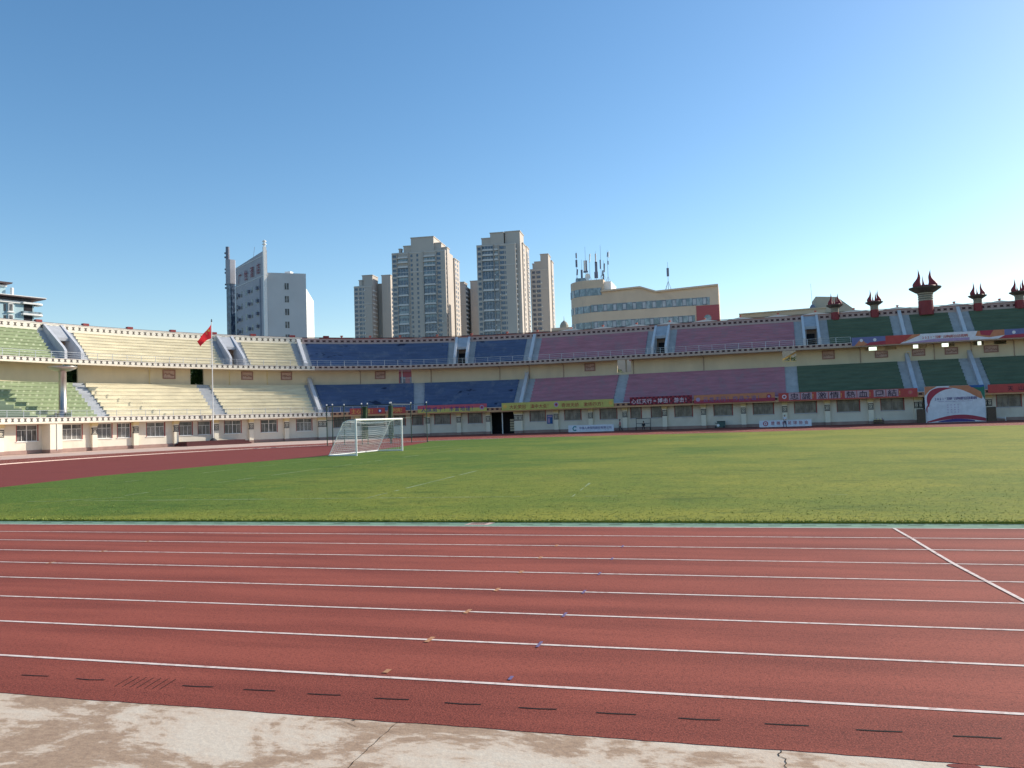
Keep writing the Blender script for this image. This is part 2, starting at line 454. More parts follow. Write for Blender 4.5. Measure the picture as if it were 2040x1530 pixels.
def HD(s):
    i = int(min(max((s - S0) / DS, 0), NS - 1)); return _a[i]
def SP(s, n, z):
    j = (s - S0) / DS; j = min(max(j, 0), NS - 2.001); i = int(j); t = j - i
    x = _X[i] * (1 - t) + _X[i + 1] * t; y = _Y[i] * (1 - t) + _Y[i + 1] * t
    a = _a[i] * (1 - t) + _a[i + 1] * t
    return (x - n * math.sin(a), y + n * math.cos(a), z)
def srange(s0, s1, step=1.6):
    k = max(1, int(math.ceil((s1 - s0) / step)))
    return [s0 + (s1 - s0) * i / k for i in range(k + 1)]
def sprof(mb, s0, s1, prof, step=1.6, zref=None, closed=True, caps=True, mi=0, frontn=None):
    """profile [(n,z)..] extruded along s; UV u=s, v=z-zref (or z)."""
    ss = srange(s0, s1, step); m = len(prof)
    vs = [SP(s, n, z) for s in ss for n, z in prof]
    fs = []; uv = []
    zr = zref or 0.0
    rng = range(m) if closed else range(m - 1)
    for i in range(len(ss) - 1):
        for j in rng:
            j2 = (j + 1) % m
            fs.append((i * m + j, (i + 1) * m + j, (i + 1) * m + j2, i * m + j2))
            v1, v2 = prof[j][1] - zr, prof[j2][1] - zr
            if frontn is not None and not (abs(prof[j][0] - frontn) < 1e-4 and abs(prof[j2][0] - frontn) < 1e-4): v1 = v2 = 99.0
            uv.append([(ss[i], v1), (ss[i + 1], v1), (ss[i + 1], v2), (ss[i], v2)])
    if closed and caps:
        fs.append(tuple(range(m))); uv.append([(ss[0], p[1] - zr if frontn is None else 99.0) for p in prof])
        k = (len(ss) - 1) * m
        fs.append(tuple(range(k + m - 1, k - 1, -1))); uv.append([(ss[-1], p[1] - zr if frontn is None else 99.0) for p in reversed(prof)])
    mb.add(vs, fs, uv, mi)
def sbox(mb, s0, s1, n0, n1, z0, z1, step=1.6, mi=0):
    sprof(mb, s0, s1, [(n0, z0), (n0, z1), (n1, z1), (n1, z0)], step, mi=mi)
def swall(mb, n, s0, s1, z0, z1, openings, depth=0.25, step=1.6):
    """wall face with real openings [(a,b,za,zb)] and reveals."""
    cuts = sorted(set([s0, s1] + [c for o in openings for c in o[:2] if s0 < c < s1]))
    for a, b in zip(cuts, cuts[1:]):
        op = [o for o in openings if o[0] <= a + 1e-6 and o[1] >= b - 1e-6]
        ss = srange(a, b, step)
        zz = [(z0, z1)]
        if op:
            za, zb = op[0][2], op[0][3]
            zz = []
            if za > z0 + 1e-3: zz.append((z0, za))
            if zb < z1 - 1e-3: zz.append((zb, z1))
            for zc in (za, zb):
                for p, q in zip(ss, ss[1:]): mb.quad(SP(p, n, zc), SP(q, n, zc), SP(q, n + depth, zc), SP(p, n + depth, zc))
            for e in (a, b): mb.quad(SP(e, n, za), SP(e, n + depth, za), SP(e, n + depth, zb), SP(e, n, zb))
        for p, q in zip(ss, ss[1:]):
            for c, d in zz: mb.quad(SP(p, n, c), SP(q, n, c), SP(q, n, d), SP(p, n, d))

# ------------------------------------------------------------------ text
_tc = {}
def glyph(ch, bold=0.02):
    key = (ch, bold)
    if key in _tc: return _tc[key]
    cu = bpy.data.curves.new("t", 'FONT'); cu.body = ch; cu.size = 1.0; cu.offset = min(bold, 0.008); cu.resolution_u = 2
    cu.align_x = 'CENTER'
    o = bpy.data.objects.new("t", cu); COL.objects.link(o)
    dg = bpy.context.evaluated_depsgraph_get(); dg.update()
    me = bpy.data.meshes.new_from_object(o.evaluated_get(dg))
    vs = [tuple(v.co) for v in me.vertices]; fs = [tuple(p.vertices) for p in me.polygons]
    bpy.data.objects.remove(o); bpy.data.curves.remove(cu); bpy.data.meshes.remove(me)
    _tc[key] = (vs, fs)
    return _tc[key]
def letter(mb, ch, T, size, bold=0.02, wid=1.0):
    """T(u, v) -> point; glyph centred on u=0, baseline v=0"""
    vs, fs = glyph(ch, bold)
    if fs: mb.add([T(v[0] * size * wid, v[1] * size) for v in vs], fs)
def sletters(mb, text, s0, s1, n, z, size, bold=0.02, wid=1.0):
    """characters spread evenly along the curve; spaces advance"""
    k = len(text); st = (s1 - s0) / k
    for i, ch in enumerate(text):
        if ch == ' ': continue
        sc_ = s0 + st * (i + 0.5)
        letter(mb, ch, lambda u, v, c=sc_: SP(c + u, n, z + v), size, bold, wid)

# ================================================================== GROUND
def poly_obj(name, pts, z, mat, kind='structure', label=None, parent=None):
    mb = MB(); mb.add([(x, y, z) for x, y in pts], [tuple(range(len(pts)))])
    o = obj(name, mb, mat, parent, origin=(0, 0, 0) if parent is None else None)
    if parent is None: tag(o, label, None, None, kind)
    return o
mb = MB()
mb.quad((-2500, -1500, -0.05), (2500, -1500, -0.05), (2500, 3500, -0.05), (-2500, 3500, -0.05))
tag(obj('ground', mb, M['ground'], origin=(0, 0, -0.05)), 'dull open ground around and beyond the stadium', kind='structure')

CX0, CX1, CYC = -17.0, 67.4, 54.23
RI = 37.77
def arc(cx, r, a0, a1, k=48):
    return [(cx + r * math.cos(math.radians(a0 + (a1 - a0) * i / k)), CYC + r * math.sin(math.radians(a0 + (a1 - a0) * i / k))) for i in range(k + 1)]
def oval(r):
    return [(CX1, CYC - r)] + arc(CX0, r, 270, 90)[0:] [0:] + arc(CX1, r, 90, -90)
def ring(mb, r0, r1, z, uvw=False):
    a = oval_pts(r0); b = oval_pts(r1); n = len(a)
    mb.add([(x, y, z) for x, y in a] + [(x, y, z) for x, y in b], [(i, (i + 1) % n, n + (i + 1) % n, n + i) for i in range(n)])
def oval_pts(r):
    p = []
    for i in range(61): p.append((CX1 - (CX1 - CX0) * i / 60, CYC - r))
    p += arc(CX0, r, 270, 90, 60)[1:-1]
    for i in range(61): p.append((CX0 + (CX1 - CX0) * i / 60, CYC + r))
    p += arc(CX1, r, 90, -90, 60)[1:-1]
    return p
# interior pavement, bounded by the stand
pv = [SP(s, 1.0, 0)[:2] for s in range(-14, 178, 3)]
poly_obj('pavement', [(x, y) for x, y in pv] + [(150, 120), (150, -20), (-74, -20)], -0.022, M['pavement'], label='pale pavement strip between the track and the grandstand wall')
# near concrete apron in slabs with cracks
edge = [(x * 0.12, 5.735 + 0.004 * math.sin(x * 0.31) + random.uniform(-0.007, 0.007) - (0.02 if random.random() < .04 else 0)) for x in range(-450, 500)]
mb = MB()
pts = [(-80, -14), (100, -14), (100, 5.80), (-80, 5.80)]
mb.add([(x, y, -0.004) for x, y in pts], [(0, 1, 2, 3)])
apron = tag(obj('concrete_apron', mb, M['concrete'], origin=(0, 0, -0.01)), 'pale concrete apron with brown stains along the outer edge of the track', kind='structure')
def crack(pts, w):
    m = MB()
    for (a, b) in zip(pts, pts[1:]):
        d = Vector((b[0] - a[0], b[1] - a[1])); nn = Vector((-d.y, d.x)).normalized()
        wa = w * random.uniform(0.4, 1.4); wb = w * random.uniform(0.4, 1.4)
        m.add([(a[0] - nn.x * wa, a[1] - nn.y * wa, -0.001), (a[0] + nn.x * wa, a[1] + nn.y * wa, -0.001), (b[0] + nn.x * wb, b[1] + nn.y * wb, -0.001), (b[0] - nn.x * wb, b[1] - nn.y * wb, -0.001)], [(0, 1, 2, 3)])
    return obj('crack', m, M['slot'], apron)
crack([(-2.55 + random.uniform(-.008, .008), 5.74 - i * 0.06) for i in range(30)], 0.0028)
crack([(0.19 + random.uniform(-.025, .025), 5.74 - i * 0.035) for i in range(40)], 0.0035)
crack([(-3.02 + 0.1 * i, 5.70 - 0.05 * i + random.uniform(-.01, .01)) for i in range(3)], 0.002)
# concrete shows a few soil patches and chips at the edge
for (x, y, r_) in ((1.27, 5.69, 0.07), (-2.9, 5.71, 0.012)):
    m = MB(); k = 14
    m.add([(x + r_ * (1.3 + .2 * random.random()) * math.cos(i * 2 * PI / k), y + 0.45 * r_ * (1 + .3 * random.random()) * math.sin(i * 2 * PI / k), -0.0005) for i in range(k)], [tuple(range(k))])
    obj('patch', m, M['track_dark'] if r_ > .05 else M['slot'], apron)

# running track
mb = MB()
RO = CYC - 5.735
# near straight with a slightly ragged outer edge
ring(mb, RI, RO - 0.05, 0.0)
N_ = len(edge)
mb.add([(x, y, 0.0) for x, y in edge] + [(x, 5.785, 0.0) for x, y in edge] + [(x, y, -0.012) for x, y in edge],
       [(i, i + 1, N_ + i + 1, N_ + i) for i in range(N_ - 1)] + [(2 * N_ + i, 2 * N_ + i + 1, i + 1, i) for i in range(N_ - 1)])
track = tag(obj('running_track', mb, M['track'], origin=(0, 0, 0)), 'red rubber running track with eight lanes', kind='structure')
# lane lines
for i in range(9):
    mb = MB(); r = CYC - (6.70 + 1.22 * i)
    ring(mb, r - 0.024, r + 0.024, 0.004)
    obj('lane_line', mb, M['line'], track)
for i in range(7):
    for (x, mat, skip) in ((-3.14, 'orange', -1), (-11.6, 'orange', 3), (-1.98, 'bluemark', -1)):
        if x == -11.6 and i < 3: continue
        y = 6.70 + 1.22 * i if i else 6.78
        m = MB(); w = 0.026 if mat == 'orange' else 0.016
        l0, l1 = (0.10, 0.10) if i else (-0.03, 0.13)
        m.add([(x - w, y - l0, 0.007), (x + w, y - l0, 0.007), (x + w, y + l1, 0.007), (x - w, y + l1, 0.007)], [(0, 1, 2, 3)])
        obj('lane_mark', m, M[mat], track)
# curved break line on the right
m = MB()
bp = [(2.70, 16.46), (2.76, 15.3), (2.81, 13.95), (2.86, 12.75), (2.95, 11.58), (3.04, 10.48), (3.16, 9.2), (3.32, 7.9), (3.5, 6.70)]
for a, b in zip(bp, bp[1:]):
    m.add([(a[0] - .027, a[1], .008), (a[0] + .027, a[1], .008), (b[0] + .027, b[1], .008), (b[0] - .027, b[1], .008)], [(0, 1, 2, 3)])
obj('break_line', m, M['line'], track)
# drainage slots outside the outer line
for k in range(-12, 22):
    x0 = -6.54 + 0.628 * k
    if k == 2: continue
    if k > 2: x0 = -4.78 + 0.61 * (k - 3)
    m = MB(); t = random.uniform(-.01, .01); w = 0.0085
    m.add([(x0, 6.185 - w, .003), (x0 + .15, 6.187 + t - w * 1.3, .003), (x0 + .30, 6.20 - w, .003), (x0 + .30, 6.20 + w, .003), (x0 + .15, 6.187 + t + w, .003), (x0, 6.185 + w, .003)], [(0, 1, 2, 3, 4, 5)])
    obj('drain_slot', m, M['slot'], track)
for k in range(7):
    x0 = -5.38 + k * 0.078
    m = MB(); m.add([(x0 - .005, 6.06, .003), (x0 + .005, 6.06, .003), (x0 - .05 + .005, 6.33, .003), (x0 - .05 - .005, 6.33, .003)], [(0, 1, 2, 3)])
    obj('grate_slot', m, M['slot'], track)
# green strip inside lane one with its own slots
gs = poly_obj('green_strip', [(-28, 16.46), (100, 16.46), (100, 17.16), (-28, 17.16)], 0.001, M['greenstrip'], label='faded green rubber strip between lane one and the grass')
for k in range(-28, 44):
    x0 = 0.5 + k * 0.628
    if abs(x0 + 5.5) < .4: continue
    m = MB(); m.add([(x0, 16.80, .005), (x0 + .27, 16.805, .005), (x0 + .27, 16.835, .005), (x0, 16.83, .005)], [(0, 1, 2, 3)])
    obj('drain_slot', m, M['slot'], gs)
m = MB()
for k in range(8):
    x0 = -5.66 + k * .045
    m.add([(x0, 16.72, .009), (x0 + .018, 16.72, .009), (x0 + .018 + .03, 17.02, .009), (x0 + .03, 17.02, .009)], [(0, 1, 2, 3)])
m2 = MB(); m2.add([(-5.75, 16.66, .005), (-5.22, 16.66, .005), (-5.16, 17.08, .005), (-5.69, 17.08, .005)], [(0, 1, 2, 3)])
gp = obj('drain_grate', m2, M['pavement'], gs); obj('grate_slot', m, M['slot'], gp)
# red field-event area inside the left bend
DB = [(-28.2, 16.46), (-29.2, 20), (-30.2, 27), (-31.2, 34), (-30.0, 44), (-28.7, 52), (-29.0, 62), (-30.6, 74), (-32.8, 84), (-34.5, 88.2)]
def dbx(y):
    for p, q in zip(DB, DB[1:]):
        if p[1] <= y <= q[1]: return p[0] + (q[0] - p[0]) * (y - p[1]) / (q[1] - p[1])
    return DB[-1][0]
mb = MB()
ys = [18.2 + i * (88.2 - 18.2) / 70 for i in range(71)]
rows = [(CX0 - math.sqrt(max(0, RI * RI - (y - CYC) ** 2)), max(dbx(y) + .05, CX0 - math.sqrt(max(0, RI * RI - (y - CYC) ** 2))), y) for y in ys]
for p, q in zip(rows, rows[1:]):
    mb.quad((p[0], p[2], .002), (p[1], p[2], .002), (q[1], q[2], .002), (q[0], q[2], .002))
tag(obj('red_paving', mb, M['track_dark'], origin=(0, 0, 0)), 'dark red rubber field-event area behind the goal', kind='structure')
mb = MB()
fr = [(x, y) for x, y in oval_pts(RO - 0.05) if y > CYC and -50 < x < 67]
fr.sort()
for p, q in zip(fr, fr[1:]):
    P2 = min(((SP(t, -0.0, 0)) for t in [k * .7 for k in range(80, 254)]), key=lambda w: abs(w[0] - p[0]))
    Q2 = min(((SP(t, -0.0, 0)) for t in [k * .7 for k in range(80, 254)]), key=lambda w: abs(w[0] - q[0]))
    mb.quad((*p, -.004), (*q, -.004), (q[0], Q2[1] + .3, -.004), (p[0], P2[1] + .3, -.004))
tag(obj('far_paving', mb, M['track'], origin=(0, 0, 0)), 'red paving between the far straight and the grandstand wall', kind='structure')
# grass pitch
gpoly = [(-28.2, 17.12)] + DB[1:] + [(-33, 89.6), (-29.5, 91.2), (-22, 91.85), (67, 91.85), (90, 85), (100, 70), (100, 17.12)]
mb = MB(); n = len(gpoly)
mb.add([(x, y, 0.035) for x, y in gpoly] + [(x, y, -0.01) for x, y in gpoly], [tuple(range(n))] + [(i, (i + 1) % n, n + (i + 1) % n, n + i) for i in range(n)])
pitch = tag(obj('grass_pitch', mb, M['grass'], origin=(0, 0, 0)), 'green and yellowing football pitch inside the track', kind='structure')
def pline(a, b, w=0.05, gap=0.25, seg=0.5):
    m = MB(); a = Vector(a); b = Vector(b); d = b - a; L = d.length; d.normalize(); nn = Vector((-d.y, d.x))
    t = 0
    while t < L:
        l = random.uniform(.3, 1.6) * seg * 2
        if random.random() > gap:
            ww = w * random.uniform(0.5, 1.3)
            p = a + d * t; q = a + d * min(L, t + l)
            m.add([(p.x - nn.x * ww, p.y - nn.y * ww, .041), (q.x - nn.x * ww, q.y - nn.y * ww, .041), (q.x + nn.x * ww, q.y + nn.y * ww, .041), (p.x + nn.x * ww, p.y + nn.y * ww, .041)], [(0, 1, 2, 3)])
        t += l
    return obj('pitch_line', m, M['pitchline'], pitch)
pline((-25, 21.6), (-6, 22.4), 0.045, 0.12)
pline((-6, 22.4), (30, 22.4), 0.03, 0.6)
pline((-20.4, 22.3), (-20.7, 60), 0.05, 0.35)
pline((-10.7, 22.3), (-11.05, 34), 0.045, 0.25)
pline((-4.5, 22.3), (-4.8, 26.8), 0.035, 0.55)
pline((-21.4, 22.0), (-19.9, 22.9), 0.05, 0.0)
pline((-26.0, 30), (-25.7, 72), 0.04, 0.5)
# grass tufts near the camera side (stuff)
mb = MB()
cnt = 0
while cnt < 30000:
    y = 17.08 + (random.random() ** 3.2) * 14
    x = random.uniform(-1.3, 0.6) * (y + 3)
    if x < -27: continue
    cnt += 1
    h = random.uniform(0.008, 0.026) * (1.6 if y < 17.30 else 1.0)
    a = random.uniform(0, PI); w = random.uniform(0.008, 0.02)
    dx, dy = math.cos(a) * w, math.sin(a) * w
    lx, ly = random.uniform(-.04, .04), random.uniform(-.05, .03)
    mb.add([(x - dx, y - dy, .03), (x + dx, y + dy, .03), (x + lx, y + ly, .03 + h)], [(0, 1, 2)])
tag(obj('grass_tufts', mb, M['blade'], origin=(0, 17, 0)), 'short grass blades along the near edge of the pitch', kind='stuff', cat='grass')
# white kerb on the inside of the left bend and pale kerb outside
m = MB()
kp = arc(CX0, RI, 235, 105, 80)
for a, b in zip(kp, kp[1:]):
    ca, cb = [Vector((p[0] - CX0, p[1] - CYC)).normalized() for p in (a, b)]
    m.hexa([(a[0], a[1], 0.004), (b[0], b[1], 0.004), (b[0] - cb.x * .07, b[1] - cb.y * .07, 0.004), (a[0] - ca.x * .07, a[1] - ca.y * .07, 0.004),
            (a[0], a[1], 0.06), (b[0], b[1], 0.06), (b[0] - cb.x * .07, b[1] - cb.y * .07, 0.06), (a[0] - ca.x * .07, a[1] - ca.y * .07, 0.06)])
tag(obj('kerb', m, M['line'], origin=(-54.7, CYC, 0)), 'low white kerb on the inside of the left bend', kind='structure')
#PART2
# ================================================================== GRANDSTAND
SA, SB = -15.0, 178.0
GS = empty('grandstand', (-40, 118, 0), 'two-tier concrete grandstand with green, cream, blue, mauve and dark green seating curving round the track', 'grandstand')
LZ0, LR, LN0, LT = 4.0, 0.525, 0.30, 0.65
UZ0, UR, UN0, UT = 11.45, 0.460, 4.45, 0.465

WIN = [(1.9, 4.4), (7.3, 9.8), (13.02, 15.52), (18.58, 21.07), (23.1, 24.99), (25.77, 27.5), (29.75, 32.26), (34.38, 36.22), (37.1, 38.89), (41.0, 43.5), (46.55, 49.0), (52.01, 54.38), (57.8, 60.34), (63.11, 65.7), (67.26, 68.92), (70.06, 71.7), (73.59, 76.07), (78.95, 81.14), (88.91, 91.36), (94.45, 97.0), (100.03, 102.59), (104.75, 106.3), (107.83, 109.4), (111.32, 113.84), (116.97, 119.53), (122.47, 125.2), (128.07, 130.94), (133.69, 136.54), (139.29, 142.12), (153.37, 156.18), (159.4, 162.0), (165, 167.6)]
PIL = [-0.4, 5.5, 10.92, 22.51, 28.05, 33.74, 39.6, 44.91, 50.38, 61.39, 66.44, 72.5, 77.47, 82.2, 93.17, 98.61, 103.9, 109.85, 115.49, 121.11, 126.73, 132.37, 137.94, 158.0, 163.8]
def wz(s): return (1.46, 3.32) if s < 57 else (1.78, 3.44)
openings = [(a, b, *wz(a)) for a, b in WIN] + [(82.67, 86.3, 0.0, 3.38), (144.6, 151.3, 0.0, 3.38)]
mb = MB(); swall(mb, 0.0, SA, SB, 0.0, 3.6, openings, 0.3)
obj('ground_floor_wall', mb, M['lower_wall'], GS)
mb = MB()
cuts = [(SA, 82.6), (86.35, 144.55), (151.35, SB)]
for a, b in cuts: sprof(mb, a, b, [(-0.05, 0.0), (-0.05, 0.40), (0.02, 0.44), (0.02, 0.0)])
obj('plinth', mb, M['plinth'], GS)
# dark rooms behind the gates
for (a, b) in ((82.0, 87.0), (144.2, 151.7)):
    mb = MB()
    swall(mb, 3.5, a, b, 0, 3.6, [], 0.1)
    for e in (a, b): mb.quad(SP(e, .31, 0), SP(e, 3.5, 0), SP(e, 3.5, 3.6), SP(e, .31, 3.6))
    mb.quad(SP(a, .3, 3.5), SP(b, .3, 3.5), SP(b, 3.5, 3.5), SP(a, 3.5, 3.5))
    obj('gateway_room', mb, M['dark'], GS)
mb = MB(); sbox(mb, 84.35, 84.5, 0.0, 0.12, 0, 3.38); obj('gate_post', mb, M['rail'], GS)
mb = MB()
for z in (0.35, 0.75, 1.15, 1.55, 1.95): sbox(mb, 85.4, 86.25, 1.2, 1.5, z, z + .3)
obj('stacked_boards', mb, M['back_wall'], GS)

M['shadeframe'] = pm('shaded_frame', (0.24, 0.22, 0.21), 0.6, 0.1, 3)  # white frames dimmed, far-side shade put into the colour
def make_window(a, b, z0, z1, kind):
    w = b - a
    fr = MB()
    t = 0.05
    sbox(fr, a, b, .10, .17, z1 - t, z1); sbox(fr, a, b, .10, .17, z0, z0 + t)
    for e in (a, b - t): sbox(fr, e, e + t, .10, .17, z0, z1)
    tr = z0 + (z1 - z0) * 0.68
    sbox(fr, a, b, .09, .16, tr, tr + t)
    if w > 2.2:
        c = (a + b) / 2; sbox(fr, c - .045, c + .045, .08, .17, z0, z1)
        for q in (.25, .75): sbox(fr, a + w * q - .022, a + w * q + .022, .09, .16, z0, tr)
    else:
        for q in (.36, .66): sbox(fr, a + w * q - .022, a + w * q + .022, .09, .16, z0, z1 if kind else tr)
    if kind == 1:      # burglar bars
        z = z0 + .12
        while z < tr: sbox(fr, a, b, .03, .045, z, z + .018); z += .14
    f = obj('window', fr, M['white'] if a < 57 else M['shadeframe'], GS)
    p = MB(); sbox(p, a + .02, b - .02, .13, .145, z0 + .02, z1 - .02); obj('pane', p, M['glass'], f)
    if random.random() < .6:
        c = MB(); x0 = a + .08 + random.random() * w * .5; sbox(c, x0, x0 + w * random.uniform(.15, .35), .148, .16, z0 + .05, z1 - .1 - random.random() * .5); obj('curtain', c, M['curtain'], f)
    q = .10 if a < 57 else .11
    for e0, e1 in ((a - q * .6, a), (b, b + q)):
        r = MB(); sbox(r, e0, e1, -.03, .12, z0 - .02, z1 + .02); obj('red_jamb', r, M['red_trim'], f)
    s = MB(); sbox(s, a - .12, b + .12, -.10, .12, z0 - .09, z0 - .015); obj('sill', s, M['balus'] if a > 57 else M['white'], f)
M['curtain'] = pm('curtain', (0.34, 0.32, 0.29), 0.9, 0.2, 4)
for i, (a, b) in enumerate(WIN):
    make_window(a, b, *wz(a), 1 if i in (3, 4, 5, 6, 11, 17) else 0)

def pillar(c, w=0.66, p=0.42):
    m = MB(); sbox(m, c - w / 2, c + w / 2, -p, 0.0, 0.0, 3.05)
    o = obj('pillar', m, M['pillar'], GS)
    m = MB(); sprof(m, c - w / 2 - .06, c + w / 2 + .06, [(-p - .04, 3.05), (-p - .14, 3.5), (0, 3.5), (0, 3.05)]); obj('capital', m, M['capital'], o)
    m = MB(); sbox(m, c - w / 2 - .012, c + w / 2 + .012, -p - .012, .0, 0, .40); obj('pillar_base', m, M['plinth'], o)
    e = MB(); k = max(1, int(round(w / .66))); ww = w / k
    q = -p - .02
    for j in range(k):
        x = c - w / 2 + ww * (j + .5)
        for z in (2.72, 1.98): sbox(e, x - ww / 2 - .01, x + ww / 2 + .01, q, -p + .3, z, z + .12)
        for (u, v, a, b) in ((-.24, .24, 2.54, 2.62), (-.24, .24, 2.16, 2.24), (-.24, -.16, 2.24, 2.54), (.16, .24, 2.24, 2.54), (-.07, .07, 2.33, 2.45)):
            sbox(e, x + u, x + v, q, -p + .02, a, b)
        for z in (2.35,): 
            sbox(e, x - ww / 2 - .01, x - ww / 2 + .05, q, -p + .1, 2.1, 2.72); sbox(e, x + ww / 2 - .05, x + ww / 2 + .01, q, -p + .1, 2.1, 2.72)
    obj('emblem', e, M['emblem'], o)
for c in PIL: pillar(c)
for c, w, p in ((55.97, 1.35, .42), (87.08, 1.35, .45), (143.9, 1.0, .42), (152.2, 1.0, .42)): pillar(c, w, p)
m = MB(); sbox(m, 16.06, 17.6, -1.5, 0.0, 0.0, 3.5); bo = obj('projecting_bay', m, M['pillar'], GS)
m = MB(); sbox(m, 16.04, 17.62, -1.52, 0.0, 0.0, 0.40); obj('bay_base', m, M['plinth'], bo)
m = MB(); m.tube(SP(16.9, -1.56, 0.3), SP(16.9, -1.56, 3.4), .04); obj('drain_pipe', m, M['white'], bo)

# lower fascia
def fascia(s0, s1, n0, n1, z0, z1, mat, cop, name='fascia', copm=None):
    m = MB(); sprof(m, s0, s1, [(n0, z0), (n0, z1), (n1, z1), (n1, z0)], 2.0, zref=z0, frontn=n0)
    o = obj(name, m, mat, GS)
    m = MB(); sbox(m, s0, s1, n0 - .05, n1 + .04, z1, z1 + cop, 2.0); obj('coping', m, copm or M['coping'], o)
    return o
fascia(SA, 57.0, -1.64, -1.30, 3.45, 4.12, M['fascia_w'], 0.07)
fascia(57.0, SB, -1.64, -1.30, 3.45, 4.12, M['fascia_o'], 0.07)
m = MB(); sprof(m, SA, SB, [(-1.30, 3.45), (-1.30, 3.98), (0.6, 3.98), (0.6, 3.6), (-0.02, 3.6), (-0.25, 3.5)], 2.0); obj('lower_deck', m, M['soffit'], GS)
# upper fascia and soffit
fascia(SA, 56.0, 3.60, 3.92, 10.96, 11.56, M['fascia_w'], 0.07)
fascia(56.0, SB, 3.60, 3.92, 10.96, 11.56, M['fascia_p'], 0.07)
m = MB(); sprof(m, SA, SB, [(3.92, 11.02), (3.92, 11.43), (5.0, 11.43), (6.4, 11.30), (6.4, 11.1)], 2.0); obj('upper_deck', m, M['soffit'], GS)
# top parapet
fascia(SA, 55.5, 8.66, 9.0, 15.57, 16.56, M['fascia_top'], 0.10, 'top_parapet')
fascia(55.5, SB, 8.66, 9.0, 15.57, 16.48, M['fascia_topp'], 0.09, 'top_parapet', M['roofred'])
m = MB(); sbox(m, SA, SB, 8.78, 8.88, 16.66, 16.74, 2.0); obj('dark_ridge', m, M['emblem'], GS)

# back wall between the tiers, with openings
BW = [(22.42, 24.27, 8.78, 11.1), (39.13, 41.0, 8.78, 11.1), (68.26, 70.07, 8.78, 11.1), (101.7, 103.9, 9.11, 11.1), (126.83, 128.81, 9.44, 11.1)]
SL = [(138.34, 139.96), (140.96, 142.54), (144.73, 146.48), (148.42, 150.08), (152.35, 153.72), (154.96, 156.5), (160, 161.6)]
mb = MB(); swall(mb, 6.16, SA, SB, 8.5, 11.2, [(a, b, c, 11.2) for a, b, c, d in BW] + [(a, b, 10.52, 11.03) for a, b in SL], 0.25)
obj('back_wall', mb, M['back_wall'], GS)
# outer shell of the stand
outer_op = [(a - (.3 if a < 50 else .8), b + (3.0 if a < 50 else 1.0), 8.8, 12.2) for a, b, c, d in BW] + [(139.2, 140.3, 10.0, 12.3), (144.9, 145.9, 10, 12.3), (148.5, 149.9, 10, 12.3), (153.6, 154.1, 10.6, 12.0)]
mb = MB(); swall(mb, 9.02, SA, SB, 0.0, 16.0, outer_op, 0.25)
obj('outer_wall', mb, M['lower_wall'], GS)
m = MB(); sprof(m, SA, SB, [(6.2, 8.5), (6.2, 8.70), (9.0, 8.70), (9.0, 8.5)], 3.0); obj('concourse_floor', m, M['soffit'], GS)
# pipes on the back wall
for s in (8, 14.0, 33.51, 44.61, 49.91, 62.85, 72.9, 83.13, 87.7, 93.09, 104.26, 115.17, 137.66, 147.39, 152.1, 157.36):
    m = MB(); m.path([SP(s - .25, 5.85, 11.05), SP(s, 6.06, 10.8), SP(s, 6.06, 8.85), SP(s, 5.85, 8.8)], .045, 5); obj('drain_pipe', m, M['capital'] if s < 57 else M['plinth'], GS)
# relief panels
M['panel'] = pm('relief_stone', (0.50, 0.36, 0.31), 0.9, 0.15, 3)
M['panelframe'] = pm('relief_frame', (0.34, 0.20, 0.17), 0.9, 0.15, 3)
for (a, b) in ((3, 4.6), (35.3, 37.02), (46.28, 47.92), (51.84, 53.38), (64.88, 66.36), (96.46, 98.15), (132.43, 134.17), (139.62, 141.36), (144.53, 146.23), (148.74, 150.43), (153.66, 155.45)):
    z0, z1 = (9.56, 10.86) if a < 135 else (9.40, 10.42)
    m = MB()
    for (p, q, c, d) in ((a, b, z1 - .14, z1), (a, b, z0, z0 + .14), (a, a + .14, z0 + .14, z1 - .14), (b - .14, b, z0 + .14, z1 - .14)): sbox(m, p, q, 6.04, 6.16, c, d)
    o = obj('relief_panel', m, M['panelframe'], GS)
    m = MB(); sbox(m, a + .14, b - .14, 6.11, 6.16, z0 + .14, z1 - .14); obj('panel_face', m, M['panel'], o)
    m = MB()
    for k in range(5):      # simple raised figures
        x = a + .35 + (b - a - .7) * k / 4; zz = (z0 + z1) / 2 + random.uniform(-.15, .1)
        m.path([SP(x - .12, 6.09, zz - .15), SP(x, 6.08, zz + .12), SP(x + .1, 6.09, zz - .1), SP(x + .16, 6.09, zz + .03)], .035, 4)
    obj('relief_figure', m, M['panelframe'], o)
# stair seen through the opening at s = 115.6
m = MB(); sprof(m, 126.83, 128.81, [(6.45, 9.3), (6.45, 9.62), (6.65, 9.62), (6.65, 9.3)]); obj('opening_ledge', m, M['capital'], GS)
m = MB(); p = [SP(126.7, 7.5, 9.65), SP(129.0, 7.5, 10.9), SP(129.0, 7.75, 10.9), SP(126.7, 7.75, 9.65)]
m.hexa([*p, *[(x, y, z + .28) for x, y, z in p]]); m.tube(SP(128.0, 7.6, 8.8), SP(128.0, 7.6, 10.4), .08); obj('stair_beam', m, M['capital'], GS)
m = MB(); sbox(m, 103.0, 103.18, 6.2, 6.38, 8.8, 11.2); sprof(m, 102.1, 103.9, [(6.45, 8.9), (6.45, 9.1), (6.75, 9.1), (6.75, 8.9)]); obj('opening_post', m, M['torchcream'], GS)
m = MB(); sbox(m, 68.66, 68.78, 6.2, 6.33, 8.8, 11.2)
for k in range(9): sbox(m, 68.85 + k * .14, 68.88 + k * .14, 6.28, 6.31, 8.8, 9.65)
sbox(m, 68.8, 70.07, 6.27, 6.32, 9.62, 9.68); obj('opening_rail', m, M['rail'], GS)

